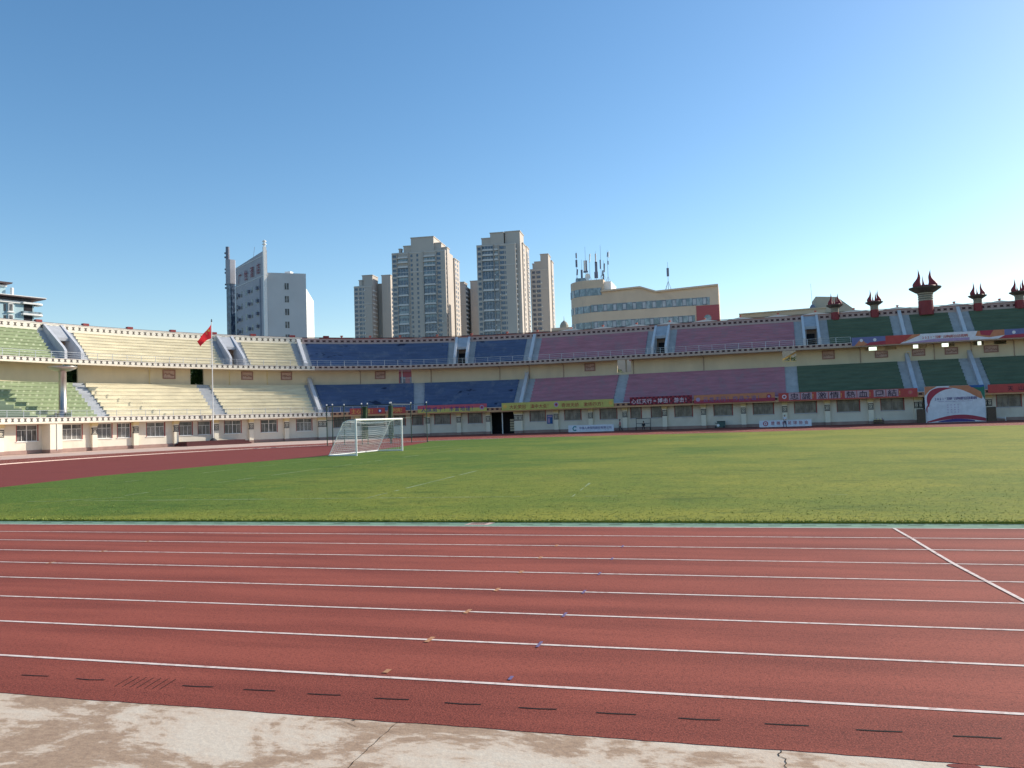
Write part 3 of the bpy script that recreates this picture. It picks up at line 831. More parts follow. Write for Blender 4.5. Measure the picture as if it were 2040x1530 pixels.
# ---- seating tiers
def tdat(lower): return (LZ0, LR, LN0, LT, 9, -1.28, 6.16) if lower else (UZ0, UR, UN0, UT, 9, 3.94, 8.66)
def tier_profile(lower):
    z0, r, n0, t, N, nf, back = tdat(lower)
    p = [(nf, z0)]
    for k in range(N):
        a = n0 + t * k; z = z0 + r * k
        p += [(a, z), (a, z + r - .10), (a - .05, z + r - .10), (a - .05, z + r)]
    p += [(back, z0 + r * N), (back, z0 + r * N - .7), (n0 + .5, z0 - .012), (nf, z0 - .012)]
    return p
def stair_profile(lower):
    z0, r, n0, t, N, nf, back = tdat(lower)
    p = [(nf, z0)]
    for k in range(2 * N):
        a = n0 + .08 + t / 2 * k; z = z0 + r / 2 * k
        p += [(a, z), (a, z + r / 2)]
    p += [(back, z0 + r * N), (back, z0 + r * N - .7), (n0 + .5, z0 - .012), (nf, z0 - .012)]
    return p
LP, UP_, LSP, USP = tier_profile(True), tier_profile(False), stair_profile(True), stair_profile(False)
M['aisle_lit'] = M['stairs']
def seats(a, b, mat, lower, lab):
    m = MB(); sprof(m, a, b, LP if lower else UP_, 1.6); obj('seating_block', m, M[mat], GS, label=lab)
def stairs(a, b, lower):
    m = MB(); sprof(m, a, b, LSP if lower else USP, 1.6); obj('stairway', m, M['stairs'], GS)
# lower tier
low = [(SA, 7.5, 'seat_green'), (9.2, 23.25, 'seat_green'), (24.9, 39.7, 'seat_yellow'), (41.6, 54.95, 'seat_yellow'), (56.5, 70.35, 'seat_blue'), (71.95, 86.1, 'seat_blue'), (88.7, 101.95, 'seat_pink'), (103.6, 127.05, 'seat_pink'), (128.8, 142.45, 'seat_dkgreen'), (145.2, 150.3, 'seat_dkgreen'), (153.05, SB, 'seat_dkgreen')]
for a, b, c in low: seats(a, b, c, True, 'lower tier, ' + c[5:].replace('dkgreen', 'dark green').replace('yellow', 'cream').replace('pink', 'mauve') + ' benches')
for (p, q) in zip(low, low[1:]): stairs(p[1], q[0], True)
up = [(SA, 7.0, 'seat_green'), (9.0, 20.5, 'seat_green'), (24.9, 43.0, 'seat_yellow'), (47.1, 53.85, 'seat_yellow'), (55.9, 75.4, 'seat_blue'), (79.45, 87.0, 'seat_blue'), (89.4, 106.4, 'seat_pink'), (111.05, 128.7, 'seat_pink'), (133.5, 142.1, 'seat_dkgreen'), (144.8, 149.85, 'seat_dkgreen'), (152.55, SB, 'seat_dkgreen')]
for a, b, c in up: seats(a, b, c, False, 'upper tier, ' + c[5:].replace('dkgreen', 'dark green').replace('yellow', 'cream').replace('pink', 'mauve') + ' benches')
# vomitories: (aisle left, wall1, wall2, aisle right)
def balustrade(c, w, lower, mat, h=.85, top=None, nmax=None):
    z0, r, n0, t = (LZ0, LR, LN0, LT) if lower else (UZ0, UR, UN0, UT)
    nb = 6.1 if lower else 8.6
    zb = z0 + (nb - n0) / t * r + r
    na = n0 - .3
    m = MB(); sprof(m, c - w / 2, c + w / 2, [(na, z0 - .02), (na, z0 + h * .8), (na + .4, z0 + h), (nb, zb + h * .8 if lower else min(zb + h * .8, 16.4)), (nb, zb - .4)])
    return obj('balustrade', m, mat, GS)
for (a0, w1, w2, a1) in ((20.5, 21.6, 23.65, 24.9), (43.0, 44.0, 45.95, 47.1), (75.4, 76.6, 78.4, 79.45), (106.4, 107.65, 109.75, 111.05), (128.7, 130.0, 132.05, 133.5)):
    stairs(a0, w1, False); stairs(w2, a1, False)
    bm = M['balus'] if a0 < 57 else M['baluspale']
    for c in (w1, w2):
        m = MB(); sprof(m, c - .17, c + .17, [(4.0, 11.46), (4.0, 12.7), (4.45, 13.2), (8.6, 16.5), (8.6, 11.46)])
        obj('vomitory_wall', m, bm, GS)
    m = MB(); sprof(m, w1 + .17, w2 - .17, [(6.5, 14.2), (6.5, 14.6), (8.5, 16.3), (8.6, 16.3), (8.6, 14.2)]); obj('vomitory_header', m, M['stairs'], GS)
    m = MB(); sprof(m, w1 + .17, w2 - .17, [(3.94, 11.44), (3.94, 11.48), (8.6, 11.48), (8.6, 11.44)]); obj('vomitory_floor', m, M['stairs'], GS)
    m = MB(); c = (w1 + w2) / 2
    swall(m, 7.6, w1 + .17, w2 - .17, 11.48, 14.2, [(c - .6, c + .6, 11.48, 13.6)], .2); obj('vomitory_back', m, M['vomback'], GS) if 'vomback' in M else None
    if 'vomback' not in M:
        M['vomback'] = pm('vomitory_back', (0.30, 0.20, 0.15), 0.9, 0.2, 2)
        obj('vomitory_back', m, M['vomback'], GS)
    m = MB(); sbox(m, c - .6, c + .6, 7.81, 7.85, 11.48, 13.6); obj('doorway', m, M['dark'], GS)  # dark sheet stands for the unlit passage behind
    m = MB()
    m.path([SP(w1 + .35, 5.0, 12.3), SP(w1 + .35, 6.4, 13.2), SP(w1 + .35, 6.4, 14.2)], .03, 4); m.path([SP(w1 + .35, 5.0, 11.5), SP(w1 + .35, 5.0, 12.3)], .03, 4); obj('handrail', m, M['rail'], GS)
for (a, c, b) in ((53.85, 54.95, 55.9), (87.0, 88.2, 89.4), (142.1, 143.5, 144.8), (149.85, 151.2, 152.55)):
    stairs(a, b, False); balustrade(c, .45, False, M['baluspale'])
stairs(7.0, 9.0, False)
for c in (55.75, 87.35, 143.8, 151.8): balustrade(c, .5, True, M['baluspale'] if c < 100 else M['balus'])
# small posts at the head of the lower centre balustrades
for c in (55.9, 87.3, 144.0):
    m = MB(); m.path([SP(c - .25, 5.9, 9.2), SP(c - .25, 5.9, 10.0), SP(c - .1, 5.9, 10.1), SP(c + .1, 5.9, 10.1), SP(c + .25, 5.9, 10.0), SP(c + .25, 5.9, 9.2)], .04, 4); obj('hoop_rail', m, M['rail'], GS)
# chute of steps, far left of lower tier; dark green paints their shaded sides
m = MB()
for k in range(6): sbox(m, 9.4 + k * .95, 10.4 + k * .95, -.6, .28 + (5 - k) * .45, 4.0, 4.0 + (6 - k) * .42)
obj('side_steps', m, M['seat_dkgreen'], GS)

# railings
def railing(s0, s1, n, z, h, step, mat, k=3, r=.025):
    m = MB()
    for s in srange(s0, s1, step): m.tube(SP(s, n, z), SP(s, n, z + h), r * 1.25, 5)
    ss = srange(s0, s1, step)
    for j in range(k):
        zz = z + h * (j + 1) / k
        for a, b in zip(ss, ss[1:]): m.tube(SP(a, n, zz), SP(b, n, zz), r * (1 if j == k - 1 else .6), 4, caps=False)
    obj('railing', m, mat, GS)
railing(SA, 42.8, 3.76, 11.62, .85, 1.95, M['rail'])
railing(42.8, 136.2, 3.76, 11.62, .85, 1.95, M['rail'])
railing(SA, 70.5, -1.47, 4.18, .8, 2.0, M['rail'], 4)
# red lamp boxes and finials on the parapet
for s in (10.2, 15.6, 20.97, 26.63, 32.22, 37.93, 43.56, 48.9, 54.2, 58.7):
    m = MB(); sbox(m, s - .36, s + .36, 8.55, 9.1, 16.66, 16.98); sbox(m, s - .9, s + .9, 8.76, 8.9, 16.665, 16.45); obj('roof_lamp', m, M['torchred'], GS)
for s in (60.75, 64.54, 68.61, 73.77, 78.72, 83.97, 88.6, 93.91, 99.06, 104.54, 109.85, 115.31, 120.83, 126.5, 131.92, 137.33, 143.33, 150.83, 156.6):
    h = .28 if s > 91 else .1
    m = MB()
    for d in (-1, 1):
        pts = [SP(s, 8.58, 16.55), SP(s + d * 2.0, 8.58, 16.55), SP(s + d * 2.0, 9.1, 16.55), SP(s, 9.1, 16.55), SP(s, 8.58, 16.60 + h), SP(s + d * 2.0, 8.58, 16.58), SP(s + d * 2.0, 9.1, 16.58), SP(s, 9.1, 16.60 + h)]
        m.hexa(pts if d > 0 else [pts[i] for i in (1, 0, 3, 2, 5, 4, 7, 6)])
    o = obj('roof_peak', m, M['coping'] if s > 91 else M['roofred'], GS)
    m = MB(); sbox(m, s - .10, s + .10, 8.7, 8.95, 16.6, 17.0 + h * .6); sbox(m, s - .18, s + .18, 8.65, 9.0, 16.85 + h * .6, 16.98 + h * .6); obj('finial', m, M['finial'] if 'finial' in M else M.setdefault('finial', pm('finial_red', (0.55, 0.16, 0.12), 0.7, 0.1, 3)), o)
#PART3
# ================================================================== THINGS ON THE STAND
# banners ------------------------------------------------------------
def banner(name, s0, s1, z0, z1, n, mat, label, group=None, step=1.2):
    m = MB(); sprof(m, s0, s1, [(n, z0), (n, z1), (n + .03, z1), (n + .03, z0)], step, zref=z0)
    o = obj(name, m, mat, None, origin=SP((s0 + s1) / 2, n, z0))
    return tag(o, label, 'banner', group)
def lettering(par, text, s0, s1, n, z, size, mat, bold=.03, wid=1.0):
    m = MB(); sletters(m, text, s0, s1, n, z, size, bold, wid)
    return obj('lettering', m, mat, par)
def badge(par, s, z, r, n, mat, mat2=None):
    m = MB(); k = 16
    vs = [SP(s + r * math.cos(2 * PI * i / k), n, z + r * math.sin(2 * PI * i / k)) for i in range(k)]
    m.add(vs, [tuple(range(k))]); o = obj('badge', m, mat, par)
    if mat2:
        m = MB(); m.add([SP(s + .55 * r * math.cos(2 * PI * i / k), n - .006, z + .55 * r * math.sin(2 * PI * i / k)) for i in range(k)], [tuple(range(k))]); obj('badge_centre', m, mat2, par)
def cm(name, col, rough=.7): 
    M[name] = pm(name, col, rough, 0.08, 2.0); return M[name]
cm('b_red', (0.50, 0.085, 0.075)); cm('b_yellowtext', (0.80, 0.50, 0.12)); cm('b_navy', (0.09, 0.07, 0.24)); cm('b_yellow', (0.58, 0.53, 0.15))
cm('b_pink', (0.58, 0.12, 0.16)); cm('b_redtext', (0.36, 0.05, 0.045)); cm('b_lilac', (0.45, 0.32, 0.50)); cm('b_maroon', (0.30, 0.04, 0.06)); cm('b_whitetext', (0.75, 0.66, 0.72))
cm('b_orange', (0.58, 0.24, 0.13)); cm('b_purple', (0.22, 0.16, 0.34)); cm('b_black', (0.04, 0.03, 0.05)); cm('b_grey', (0.50, 0.34, 0.38)); cm('b_white', (0.74, 0.75, 0.80))
cm('b_blue', (0.17, 0.19, 0.38)); cm('b_green', (0.04, 0.20, 0.13)); cm('b_teal', (0.03, 0.24, 0.26)); cm('b_deepblue', (0.04, 0.13, 0.34)); cm('b_crimson', (0.40, 0.06, 0.09))

NB = -1.75
o = banner('banner', 60.0, 65.68, 3.74, 4.66, NB, M['b_red'], 'longer red banner with yellow characters and a badge directly behind the discus cage', 'banners hung on the lower balcony')
lettering(o, '士心龙登！', 60.2, 64.2, NB - .012, 3.92, .72, M['b_yellowtext'])
badge(o, 64.85, 4.2, .3, NB - .012, M['b_navy'], M['b_white'])
o = banner('banner', 66.17, 69.02, 3.74, 4.68, NB, M['b_red'], 'short red banner with four yellow characters beside the right side of the discus cage', 'banners hung on the lower balcony')
lettering(o, '以时克！', 66.3, 68.9, NB - .012, 3.94, .72, M['b_yellowtext'])
# two-tone banner
o = banner('banner', 70.98, 82.32, 3.58, 4.80, NB, M['b_pink'], 'banner split pink above and yellow below with dark blue characters', 'banners hung on the lower balcony')
m = MB(); sprof(m, 70.98, 82.32, [(NB - .012, 3.62), (NB - .012, 4.22), (NB - .002, 4.22), (NB - .002, 3.62)], 1.2); obj('yellow_band', m, M['b_yellow'], o)
lettering(o, '人旗威十！丰富地建！', 71.5, 80.6, NB - .03, 3.84, .80, M['b_navy'])
badge(o, 81.5, 4.25, .36, NB - .03, M['b_lilac'], M['b_crimson'])
o = banner('banner', 84.75, 102.56, 3.60, 4.78, NB, M['b_yellow'], 'long yellow banner with dark red characters above the dark gateway', 'banners hung on the lower balcony')
lettering(o, '大城荣冠 滇中大会！', 86.0, 92.8, NB - .012, 3.86, .68, M['b_redtext'])
lettering(o, '奇洲天骄 激扬四方！', 94.4, 101.4, NB - .012, 3.86, .68, M['b_redtext'])
badge(o, 93.6, 4.25, .36, NB - .012, M['b_lilac'], M['b_crimson'])
for s in (85.3, 102.1): badge(o, s, 4.22, .30, NB - .012, M['b_yellowtext'])
def check_mat():
    m, nt, b = newmat('checker_banner'); g = NT(nt)
    uv = g.n("ShaderNodeUVMap"); uv.uv_map = 'UVMap'
    ck = g.n("ShaderNodeTexChecker"); ck.inputs['Scale'].default_value = 3.2; g.link(uv.outputs[0], ck.inputs[0])
    g.val(ck.inputs[1], (0.34, 0.035, 0.055)); g.val(ck.inputs[2], (0.12, 0.02, 0.035)); g.link(ck.outputs[0], b.inputs['Base Color']); b.inputs['Roughness'].default_value = .8
    return m
M['b_check'] = check_mat()
o = banner('banner', 105.01, 114.1, 3.72, 4.90, NB, M['b_check'], 'maroon chequered banner with white characters above the bench', 'banners hung on the lower balcony')
lettering(o, '心红天行=搏击！游击！', 105.2, 113.8, NB - .012, 3.98, .74, M['b_whitetext'])
o = banner('banner', 114.35, 125.5, 3.62, 4.84, NB, M['b_orange'], 'orange and red banner with purple characters right of the maroon chequered one', 'banners hung on the lower balcony')
m = MB(); sprof(m, 114.35, 125.5, [(NB - .012, 3.62), (NB - .012, 4.10), (NB - .002, 4.10), (NB - .002, 3.62)], 1.2); obj('red_band', m, M['b_crimson'], o)
lettering(o, '云龙天行！作品之谊！', 115.6, 123.9, NB - .03, 3.90, .74, M['b_purple'])
badge(o, 124.7, 4.3, .33, NB - .03, M['b_crimson'], M['b_lilac']); badge(o, 114.95, 4.2, .30, NB - .03, M['b_lilac'])
o = banner('banner', 125.97, 143.64, 3.52, 4.68, NB, M['b_red'], 'long red banner of grey squares with bold black characters', 'banners hung on the lower balcony')
for k, (c, s) in enumerate(zip('忠誠激情熱血團結', (128.06, 129.64, 131.7, 133.28, 135.34, 136.91, 138.97, 140.55))):
    m = MB(); sbox(m, s - .74, s + .74, NB - .014, NB - .002, 3.68, 4.62); q = obj('grey_square', m, M['b_grey'], o)
    lettering(q, c, s - .5, s + .5, NB - .03, 3.78, .95, M['b_black'], .05, 1.25)
for s in (130.67, 134.31, 137.94, 141.63): lettering(o, '！', s - .3, s + .3, NB - .014, 3.84, .7, M['b_yellowtext'])
badge(o, 126.74, 4.15, .3, NB - .012, M['b_whitetext'], M['b_crimson']); badge(o, 142.76, 4.15, .3, NB - .012, M['b_pink'], M['b_orange'])
o = banner('banner', 152.0, 163.5, 3.66, 4.76, NB, M['b_red'], 'red banner with black brush characters right of the white billboard', 'banners hung on the lower balcony')
lettering(o, '天山深处好儿郎', 154.0, 162.5, NB - .012, 3.92, .68, M['b_black'], .02)
# printed upper banner
NU = 3.48
o = banner('banner', 136.34, 160.84, 11.11, 12.31, NU, M['b_white'], 'long multicoloured printed banner on the upper balcony rail', 'banners hung on the upper balcony')
def patch(par, name, pts, n, mat):
    """flat printed shape, points (s,z)"""
    m = MB(); m.add([SP(s, n, z) for s, z in pts], [tuple(range(len(pts)))]); return obj(name, m, mat, par)
NP = NU - .012
patch(o, 'printed_field', [(136.34, 11.11), (136.34, 12.31), (140.76, 12.31), (140.76, 11.11)], NP, M['b_blue'])
patch(o, 'printed_field', [(136.67, 11.11), (137.51, 12.05), (138.16, 11.5), (138.72, 11.11)], NP - .005, M['b_orange'])
patch(o, 'printed_field', [(137.98, 11.11), (138.72, 11.5), (140.76, 11.65), (140.76, 11.11)], NP - .01, M['b_crimson'])
patch(o, 'printed_field', [(140.76, 11.11), (140.76, 12.31), (144.67, 12.31), (142.62, 11.11)], NP, M['b_red'])
patch(o, 'printed_field', [(142.99, 11.25), (145.22, 12.15), (145.22, 12.31), (144.29, 12.31)], NP - .006, M['b_orange'])
patch(o, 'printed_field', [(142.81, 11.11), (146.9, 11.11), (151.36, 11.11), (151.36, 11.5), (146.9, 11.53)], NP - .003, M['b_lilac'])
patch(o, 'printed_field', [(152.1, 11.65), (152.38, 12.31), (155.63, 12.31), (155.63, 11.55), (153.77, 11.35)], NP, M['b_orange'])
patch(o, 'printed_field', [(152.66, 12.31), (154.33, 12.31), (153.87, 11.55), (152.75, 11.75)], NP - .006, M['b_crimson'])
patch(o, 'printed_field', [(155.63, 11.11), (155.63, 12.31), (160.84, 12.31), (160.84, 11.11)], NP, M['b_blue'])
patch(o, 'printed_field', [(154.89, 11.11), (155.63, 11.5), (158.98, 11.65), (160.84, 11.45), (160.84, 11.11)], NP - .01, M['b_crimson'])
for s in (137.6, 139.37, 156.75, 158.88): badge(o, s, 11.85, .22, NP - .02, M['b_white'])
lettering(o, '2021“五搏”云南省职业足球联赛', 145.41, 151.17, NP - .012, 11.61, .44, M['b_red'], .03)

# billboard -----------------------------------------------------------
bbm = MB(); sbox(bbm, 144.43, 151.58, -1.94, -1.82, -0.02, 4.80, 1.2)
o = tag(obj('billboard', bbm, M['b_white'], None, origin=SP(148.0, -.65, 0)), 'large white event billboard with an orange and red swoosh standing against the ground floor', 'billboard')
NQ = -1.955
def circ(cx, cz, rx, rz, a0, a1, k=18): return [(cx + rx * math.cos(math.radians(a0 + (a1 - a0) * i / k)), cz + rz * math.sin(math.radians(a0 + (a1 - a0) * i / k))) for i in range(k + 1)]
def ringstrip(par, name, c0, c1, n, mat):
    m = MB()
    for (a, b, c, d) in zip(c0, c0[1:], c1[1:], c1): m.quad(SP(a[0], n, a[1]), SP(b[0], n, b[1]), SP(c[0], n, c[1]), SP(d[0], n, d[1]))
    return obj(name, m, mat, par)
clampz = lambda pts: [(min(max(s, 144.45), 151.56), min(z, 4.79)) for s, z in pts]
ringstrip(o, 'orange_swoosh', clampz(circ(147.8, 2.3, 3.9, 2.55, 100, 180)), clampz(circ(147.8, 2.3, 5.5, 5.0, 100, 180)), NQ + .006, M['b_white'])
patch(o, 'orange_corner', [(144.45, 3.6), (144.45, 4.79), (145.96, 4.79), (145.09, 4.3)], NQ + .003, M['b_orange'])
ringstrip(o, 'red_swoosh', clampz(circ(147.9, 1.9, 3.0, 2.55, 92, 176)), clampz([(a + (-.10 - .55 * math.sin(PI * k / 18)), b + .05 + .42 * math.sin(PI * k / 18)) for k, (a, b) in enumerate(circ(147.9, 1.9, 3.0, 2.55, 92, 176))]), NQ, M['b_crimson'])
ringstrip(o, 'red_tail', clampz(circ(147.9, 1.6, 3.22, 2.2, 150, 190)), clampz([(a - .16 * math.sin(PI * k / 18), b) for k, (a, b) in enumerate(circ(147.9, 1.6, 3.22, 2.2, 150, 190))]), NQ - .003, M['b_crimson'])
ringstrip(o, 'orange_band', clampz([(147.32, 4.62), (148.19, 4.45), (148.96, 4.2), (149.84, 3.75), (150.71, 3.2), (151.19, 2.95)]), clampz([(147.51, 4.79), (148.77, 4.79), (149.74, 4.79), (150.51, 4.3), (151.1, 3.9), (151.29, 3.2)]), NQ, M['b_orange'])
ringstrip(o, 'green_band', clampz([(149.74, 4.80), (150.51, 4.28), (151.1, 3.9), (151.34, 3.2)]), clampz([(150.9, 4.79), (151.56, 4.6), (151.56, 3.9), (151.56, 2.8)]), NQ - .004, M['b_green'])
patch(o, 'blue_band', [(149.74, 4.79), (150.03, 4.5), (151.1, 4.45), (151.56, 4.6), (151.56, 4.79)], NQ - .008, M['b_deepblue'])
wx = [144.6 + 6.95 * k / 16 for k in range(17)]
ringstrip(o, 'red_wave', [(x, .10 + .86 * math.sin(PI * min(1, max(0, (x - 144.4) / 8.3))) ** 1.1) for x in wx], [(x, .02 + .42 * math.sin(PI * min(1, max(0, (x - 144.6) / 7.2))) ** 1.4) for x in wx], NQ, M['b_crimson'])
ringstrip(o, 'blue_wave', [(x, .04 + .40 * math.sin(PI * min(1, max(0, (x - 145.6) / 5.2)))) for x in wx[3:14]], [(x, .03) for x in wx[3:14]], NQ - .004, M['b_navy'])
lettering(o, '2021“五搏”云南省职业足球联赛', 145.57, 150.61, NQ - .012, 2.95, .42, M['b_navy'], .05)
lettering(o, 'YUNNAN PROFESSIONAL FOOTBALL LEAGUE', 145.96, 150.13, NQ - .012, 2.70, .15, M['b_purple'], .01)
for k, t in enumerate(('主办单位', '承办单位', '协办单位', '支持单位')): lettering(o, t, 146.93, 148.58, NQ - .012, 2.2 - k * .32, .20, M['b_lilac'], .01)
for s, lab in ((143.88, 'tall dark wooden screen left of the white billboard'), (152.21, 'tall dark wooden screen with a rounded corner right of the white billboard')):
    m = MB(); sprof(m, s - .5, s + .5, [(-2.2, 0.0), (-2.2, 1.7), (-2.05, 1.85), (-1.8, 1.85), (-1.8, 0.0)], 1)
    o = obj('screen', m, M['trunk'], None, origin=SP(s, -2, 0)); tag(o, lab, 'screen')

# ground banners --------------------------------------------------------
def ground_banner(s0, s1, n, h, label):
    m = MB(); sprof(m, s0, s1, [(n - .12, 0.0), (n, h), (n + .05, h), (n + .25, 0.0)], 1.5)
    return tag(obj('advertising_board', m, M['b_white'], None, origin=SP((s0 + s1) / 2, n, 0)), label, 'board', 'advertising boards along the far straight')
o = ground_banner(95.73, 102.7, -3.0, 1.02, 'low white advertising board with a green ring logo and dark characters')
m = MB()
for k in range(14):
    a0, a1 = math.radians(40 + 20 * k), math.radians(60 + 20 * k)
    c, r0, r1 = (96.75, .52), .20, .38
    m.quad(*[SP(c[0] + r * math.cos(a), -3.135 + .13 * (c[1] + r * math.sin(a)), c[1] + r * math.sin(a)) for r, a in ((r0, a0), (r1, a0), (r1, a1), (r0, a1))])
obj('ring_logo', m, M['b_teal'], o)
def tilt_letters(par, text, s0, s1, n, z, size, mat, bold=.03):
    m = MB(); st = (s1 - s0) / len(text)
    for i, ch in enumerate(text): letter(m, ch, lambda u, v, c=s0 + st * (i + .5): SP(c + u, n - .14 + .12 * (z + v), z + v), size, bold)
    obj('lettering', m, mat, par)
tilt_letters(o, '中国人寿保险股份有限公司', 97.4, 102.4, -3.0, .42, .42, M['b_navy'])
tilt_letters(o, 'CHINA LIFE INSURANCE COMPANY LIMITED', 97.5, 102.0, -3.0, .20, .11, M['b_deepblue'], .01)
o = ground_banner(123.26, 130.09, -3.0, .92, 'low white advertising board with a round red badge and red characters')
m = MB(); k = 20
for i in range(k):
    a0, a1 = 2 * PI * i / k, 2 * PI * (i + 1) / k
    m.quad(*[SP(124.1 + r * math.cos(a), -3.135 + .13 * (.48 + r * math.sin(a)), .48 + r * math.sin(a)) for r, a in ((.22, a0), (.34, a0), (.34, a1), (.22, a1))])
m.add([SP(124.1 + .1 * math.cos(2 * PI * i / 10), -3.14 + .13 * .48, .48 + .1 * math.sin(2 * PI * i / 10)) for i in range(10)], [tuple(range(10))])
obj('round_badge', m, M['b_crimson'], o)
tilt_letters(o, '楚雄州足球协会', 124.7, 129.8, -3.0, .34, .50, M['b_crimson'], .045)
tilt_letters(o, 'CHUXIONG FOOTBALL ASSOCIATION', 124.9, 129.3, -3.0, .17, .10, M['b_purple'], .01)
# notice board
m = MB(); sbox(m, 91.62, 92.52, -.06, -.005, 1.33, 2.74)
o = tag(obj('notice_board', m, M['b_deepblue'], None, origin=SP(92.1, -.03, 1.33)), 'blue poster board on the wall right of the first window past the gateway', 'notice')
m = MB(); sbox(m, 91.72, 92.42, -.068, -.061, 2.35, 2.62); sbox(m, 91.76, 92.1, -.068, -.061, 1.5, 2.2); obj('printed_block', m, M['b_lilac'], o)

# torches ---------------------------------------------------------------
def flame(mb, x, y, z, h, w, side, phase):
    """one tongue: bulging root, thin curling tip; side = +1/-1 bulges outward, 0 straight"""
    T_ = (0, .08, .17, .26, .36, .46, .57, .68, .80, .91, 1)
    W_ = (.78, .98, 1.04, .98, .78, .56, .40, .28, .17, .08, .01)
    O_ = (0, .18, .34, .40, .30, .05, -.18, -.26, -.20, -.14, -.05)
    n = 9; rings = []
    for t, wr, of in zip(T_, W_, O_):
        r = w * wr; ox = side * of * w * .9 + (0 if side else .12 * w * math.sin(t * 6 + phase))
        rings.append([(x + ox + r * math.cos(2 * PI * j / n), y + r * .8 * math.sin(2 * PI * j / n), z + h * t) for j in range(n)])
    k = len(T_) - 1
    mb.add(sum(rings, []), [(i * n + j, i * n + (j + 1) % n, (i + 1) * n + (j + 1) % n, (i + 1) * n + j) for i in range(k) for j in range(n)])
def torch(loc, S, flames, label):
    r = empty('torch_column', loc, label, 'torch sculpture', 'red flame torches on the stand roof')
    m = MB(); m.lathe((0, 0, 0), [(.56, 0), (.56, 1.15), (.54, 1.16)], 20); obj('column', m, M['torchred'], r, local=True, smooth=False)
    m = MB(); m.lathe((0, 0, 0), [(.54, 1.15), (.54, 1.68), (.60, 1.72), (.60, 1.80)], 20); nk = obj('cream_neck', m, M['torchcream'], r, local=True)
    for zz in (1.30, 1.48, 1.64):
        m = MB(); m.lathe((0, 0, 0), [(.54, zz), (.575, zz + .01), (.575, zz + .05), (.54, zz + .06)], 20); obj('neck_band', m, M['torchbowl'], nk, local=True)
    m = MB(); m.lathe((0, 0, 0), [(.60, 1.80), (.75, 1.86), (1.18, 2.16), (1.22, 2.26), (1.10, 2.26), (.7, 2.15), (.01, 2.12)], 24); obj('bowl', m, M['torchbowl'], r, local=True)
    for (x, h, w, lx, y) in flames:
        m = MB(); flame(m, x, y, 2.12, h, w, lx, x * 3); obj('flame', m, M['torchred'], r, local=True, smooth=True)
    m = MB(); m.lathe((0, 0, 0), [(.66, 2.12), (.84, 2.24), (.80, 2.38), (.5, 2.44), (.01, 2.44)], 14); obj('flame_base', m, M['torchred'], r, local=True, smooth=True)
    r.scale = (S, S, S)
    return r
A = [(-.52, 2.0, .33, -1, 0), (-.12, 1.2, .15, 0, .3), (.14, 1.3, .15, 0, -.3), (.54, 1.9, .34, 1, 0), (.30, 1.65, .16, 0, .25)]
B = [(-.50, 2.1, .34, -1, 0), (0, 1.3, .17, 0, .1), (.54, 2.0, .35, 1, 0)]
torch(SP(134.7, 8.5, 15.5), 1.0, A, 'small red flame torch column standing in front of the grey gabled roof')
torch(SP(140.18, 8.5, 15.5), 1.02, A, 'small red flame torch column between the gabled roof and the biggest torch')
torch(SP(147.07, 8.4, 15.4), 1.78, [(-.48, 1.68, .33, -1, 0), (-.06, 1.2, .14, 0, .3), (.48, 1.6, .36, 1, 0)], 'biggest flame torch column, with three broad tongues, in the middle of the row')
torch(SP(153.79, 8.5, 15.5), 1.0, B, 'small red flame torch column with three tongues just right of the biggest torch')
torch(SP(159.0, 8.5, 15.5), 1.05, A, 'small red flame torch column at the right end of the row')

# stainless cauldron ------------------------------------------------------
r = empty('cauldron', SP(18.44, -.35, 3.98), 'tall stainless steel cauldron with a wide shallow bowl on the lower green seating', 'cauldron')
m = MB(); m.lathe((0, 0, 0), [(.60, 0.05), (.60, .7), (.44, .8), (.42, 5.7), (.46, 5.75)], 24); obj('column', m, M['silver'], r, local=True, smooth=True)
m = MB(); m.lathe((0, 0, 0), [(.46, 5.7), (.9, 5.78), (1.45, 6.02), (1.62, 6.26), (1.58, 6.29), (1.3, 6.16), (.75, 6.06), (.01, 6.02)], 32); obj('bowl', m, M['silver'], r, local=True, smooth=True)
m = MB(); m.lathe((0, 0, 0), [(.78, 6.07), (.76, 6.15), (.01, 6.15)], 24); obj('burner', m, M['roofred'], r, local=True)
for d in (-1, 1):
    m = MB(); m.box(-.08 + d * .75, .08 + d * .75, -.4, .4, 0, .75); obj('foot', m, M['darkgreenmetal'], r, local=True)

# flagpole, flag and steps --------------------------------------------------
FS = 38.16
m = MB()
o = empty('stone_steps', SP(38.3, -2.6, 0), 'dark red stepped platform at the foot of the flagpole', 'steps')
for k in range(3):
    m = MB(); sbox(m, 33.4 + .25 * k, 43.3 - .25 * k, -3.6 + .45 * k, -.45, .2 * k, .2 * k + .2); obj('step', m, M['stepred'] if 'stepred' in M else M.setdefault('stepred', pm('step_red', (0.10, 0.028, 0.03), .7, .15, 2)), o)
p0 = SP(FS, -2.2, .6)
r = empty('flagpole', p0, 'tall white flagpole rising from the red steps in front of the cream seating', 'flagpole')
m = MB(); m.tube((0, 0, 0), (0, 0, 16.45), .075, 10, .05); obj('pole', m, M['steel_white'], r, local=True)
m = MB(); m.tube((0, 0, 16.45), (0, 0, 16.65), .09, 8); m.lathe((0, 0, 16.65), [(.01, .2), (.09, .1), (.01, 0)], 8); obj('finial', m, M['emblem'], r, local=True)
m = MB(); m.lathe((0, 0, 0), [(.5, 0), (.42, .12), (.2, .30), (.1, .36)], 12); obj('base_cone', m, M['emblem'], r, local=True)
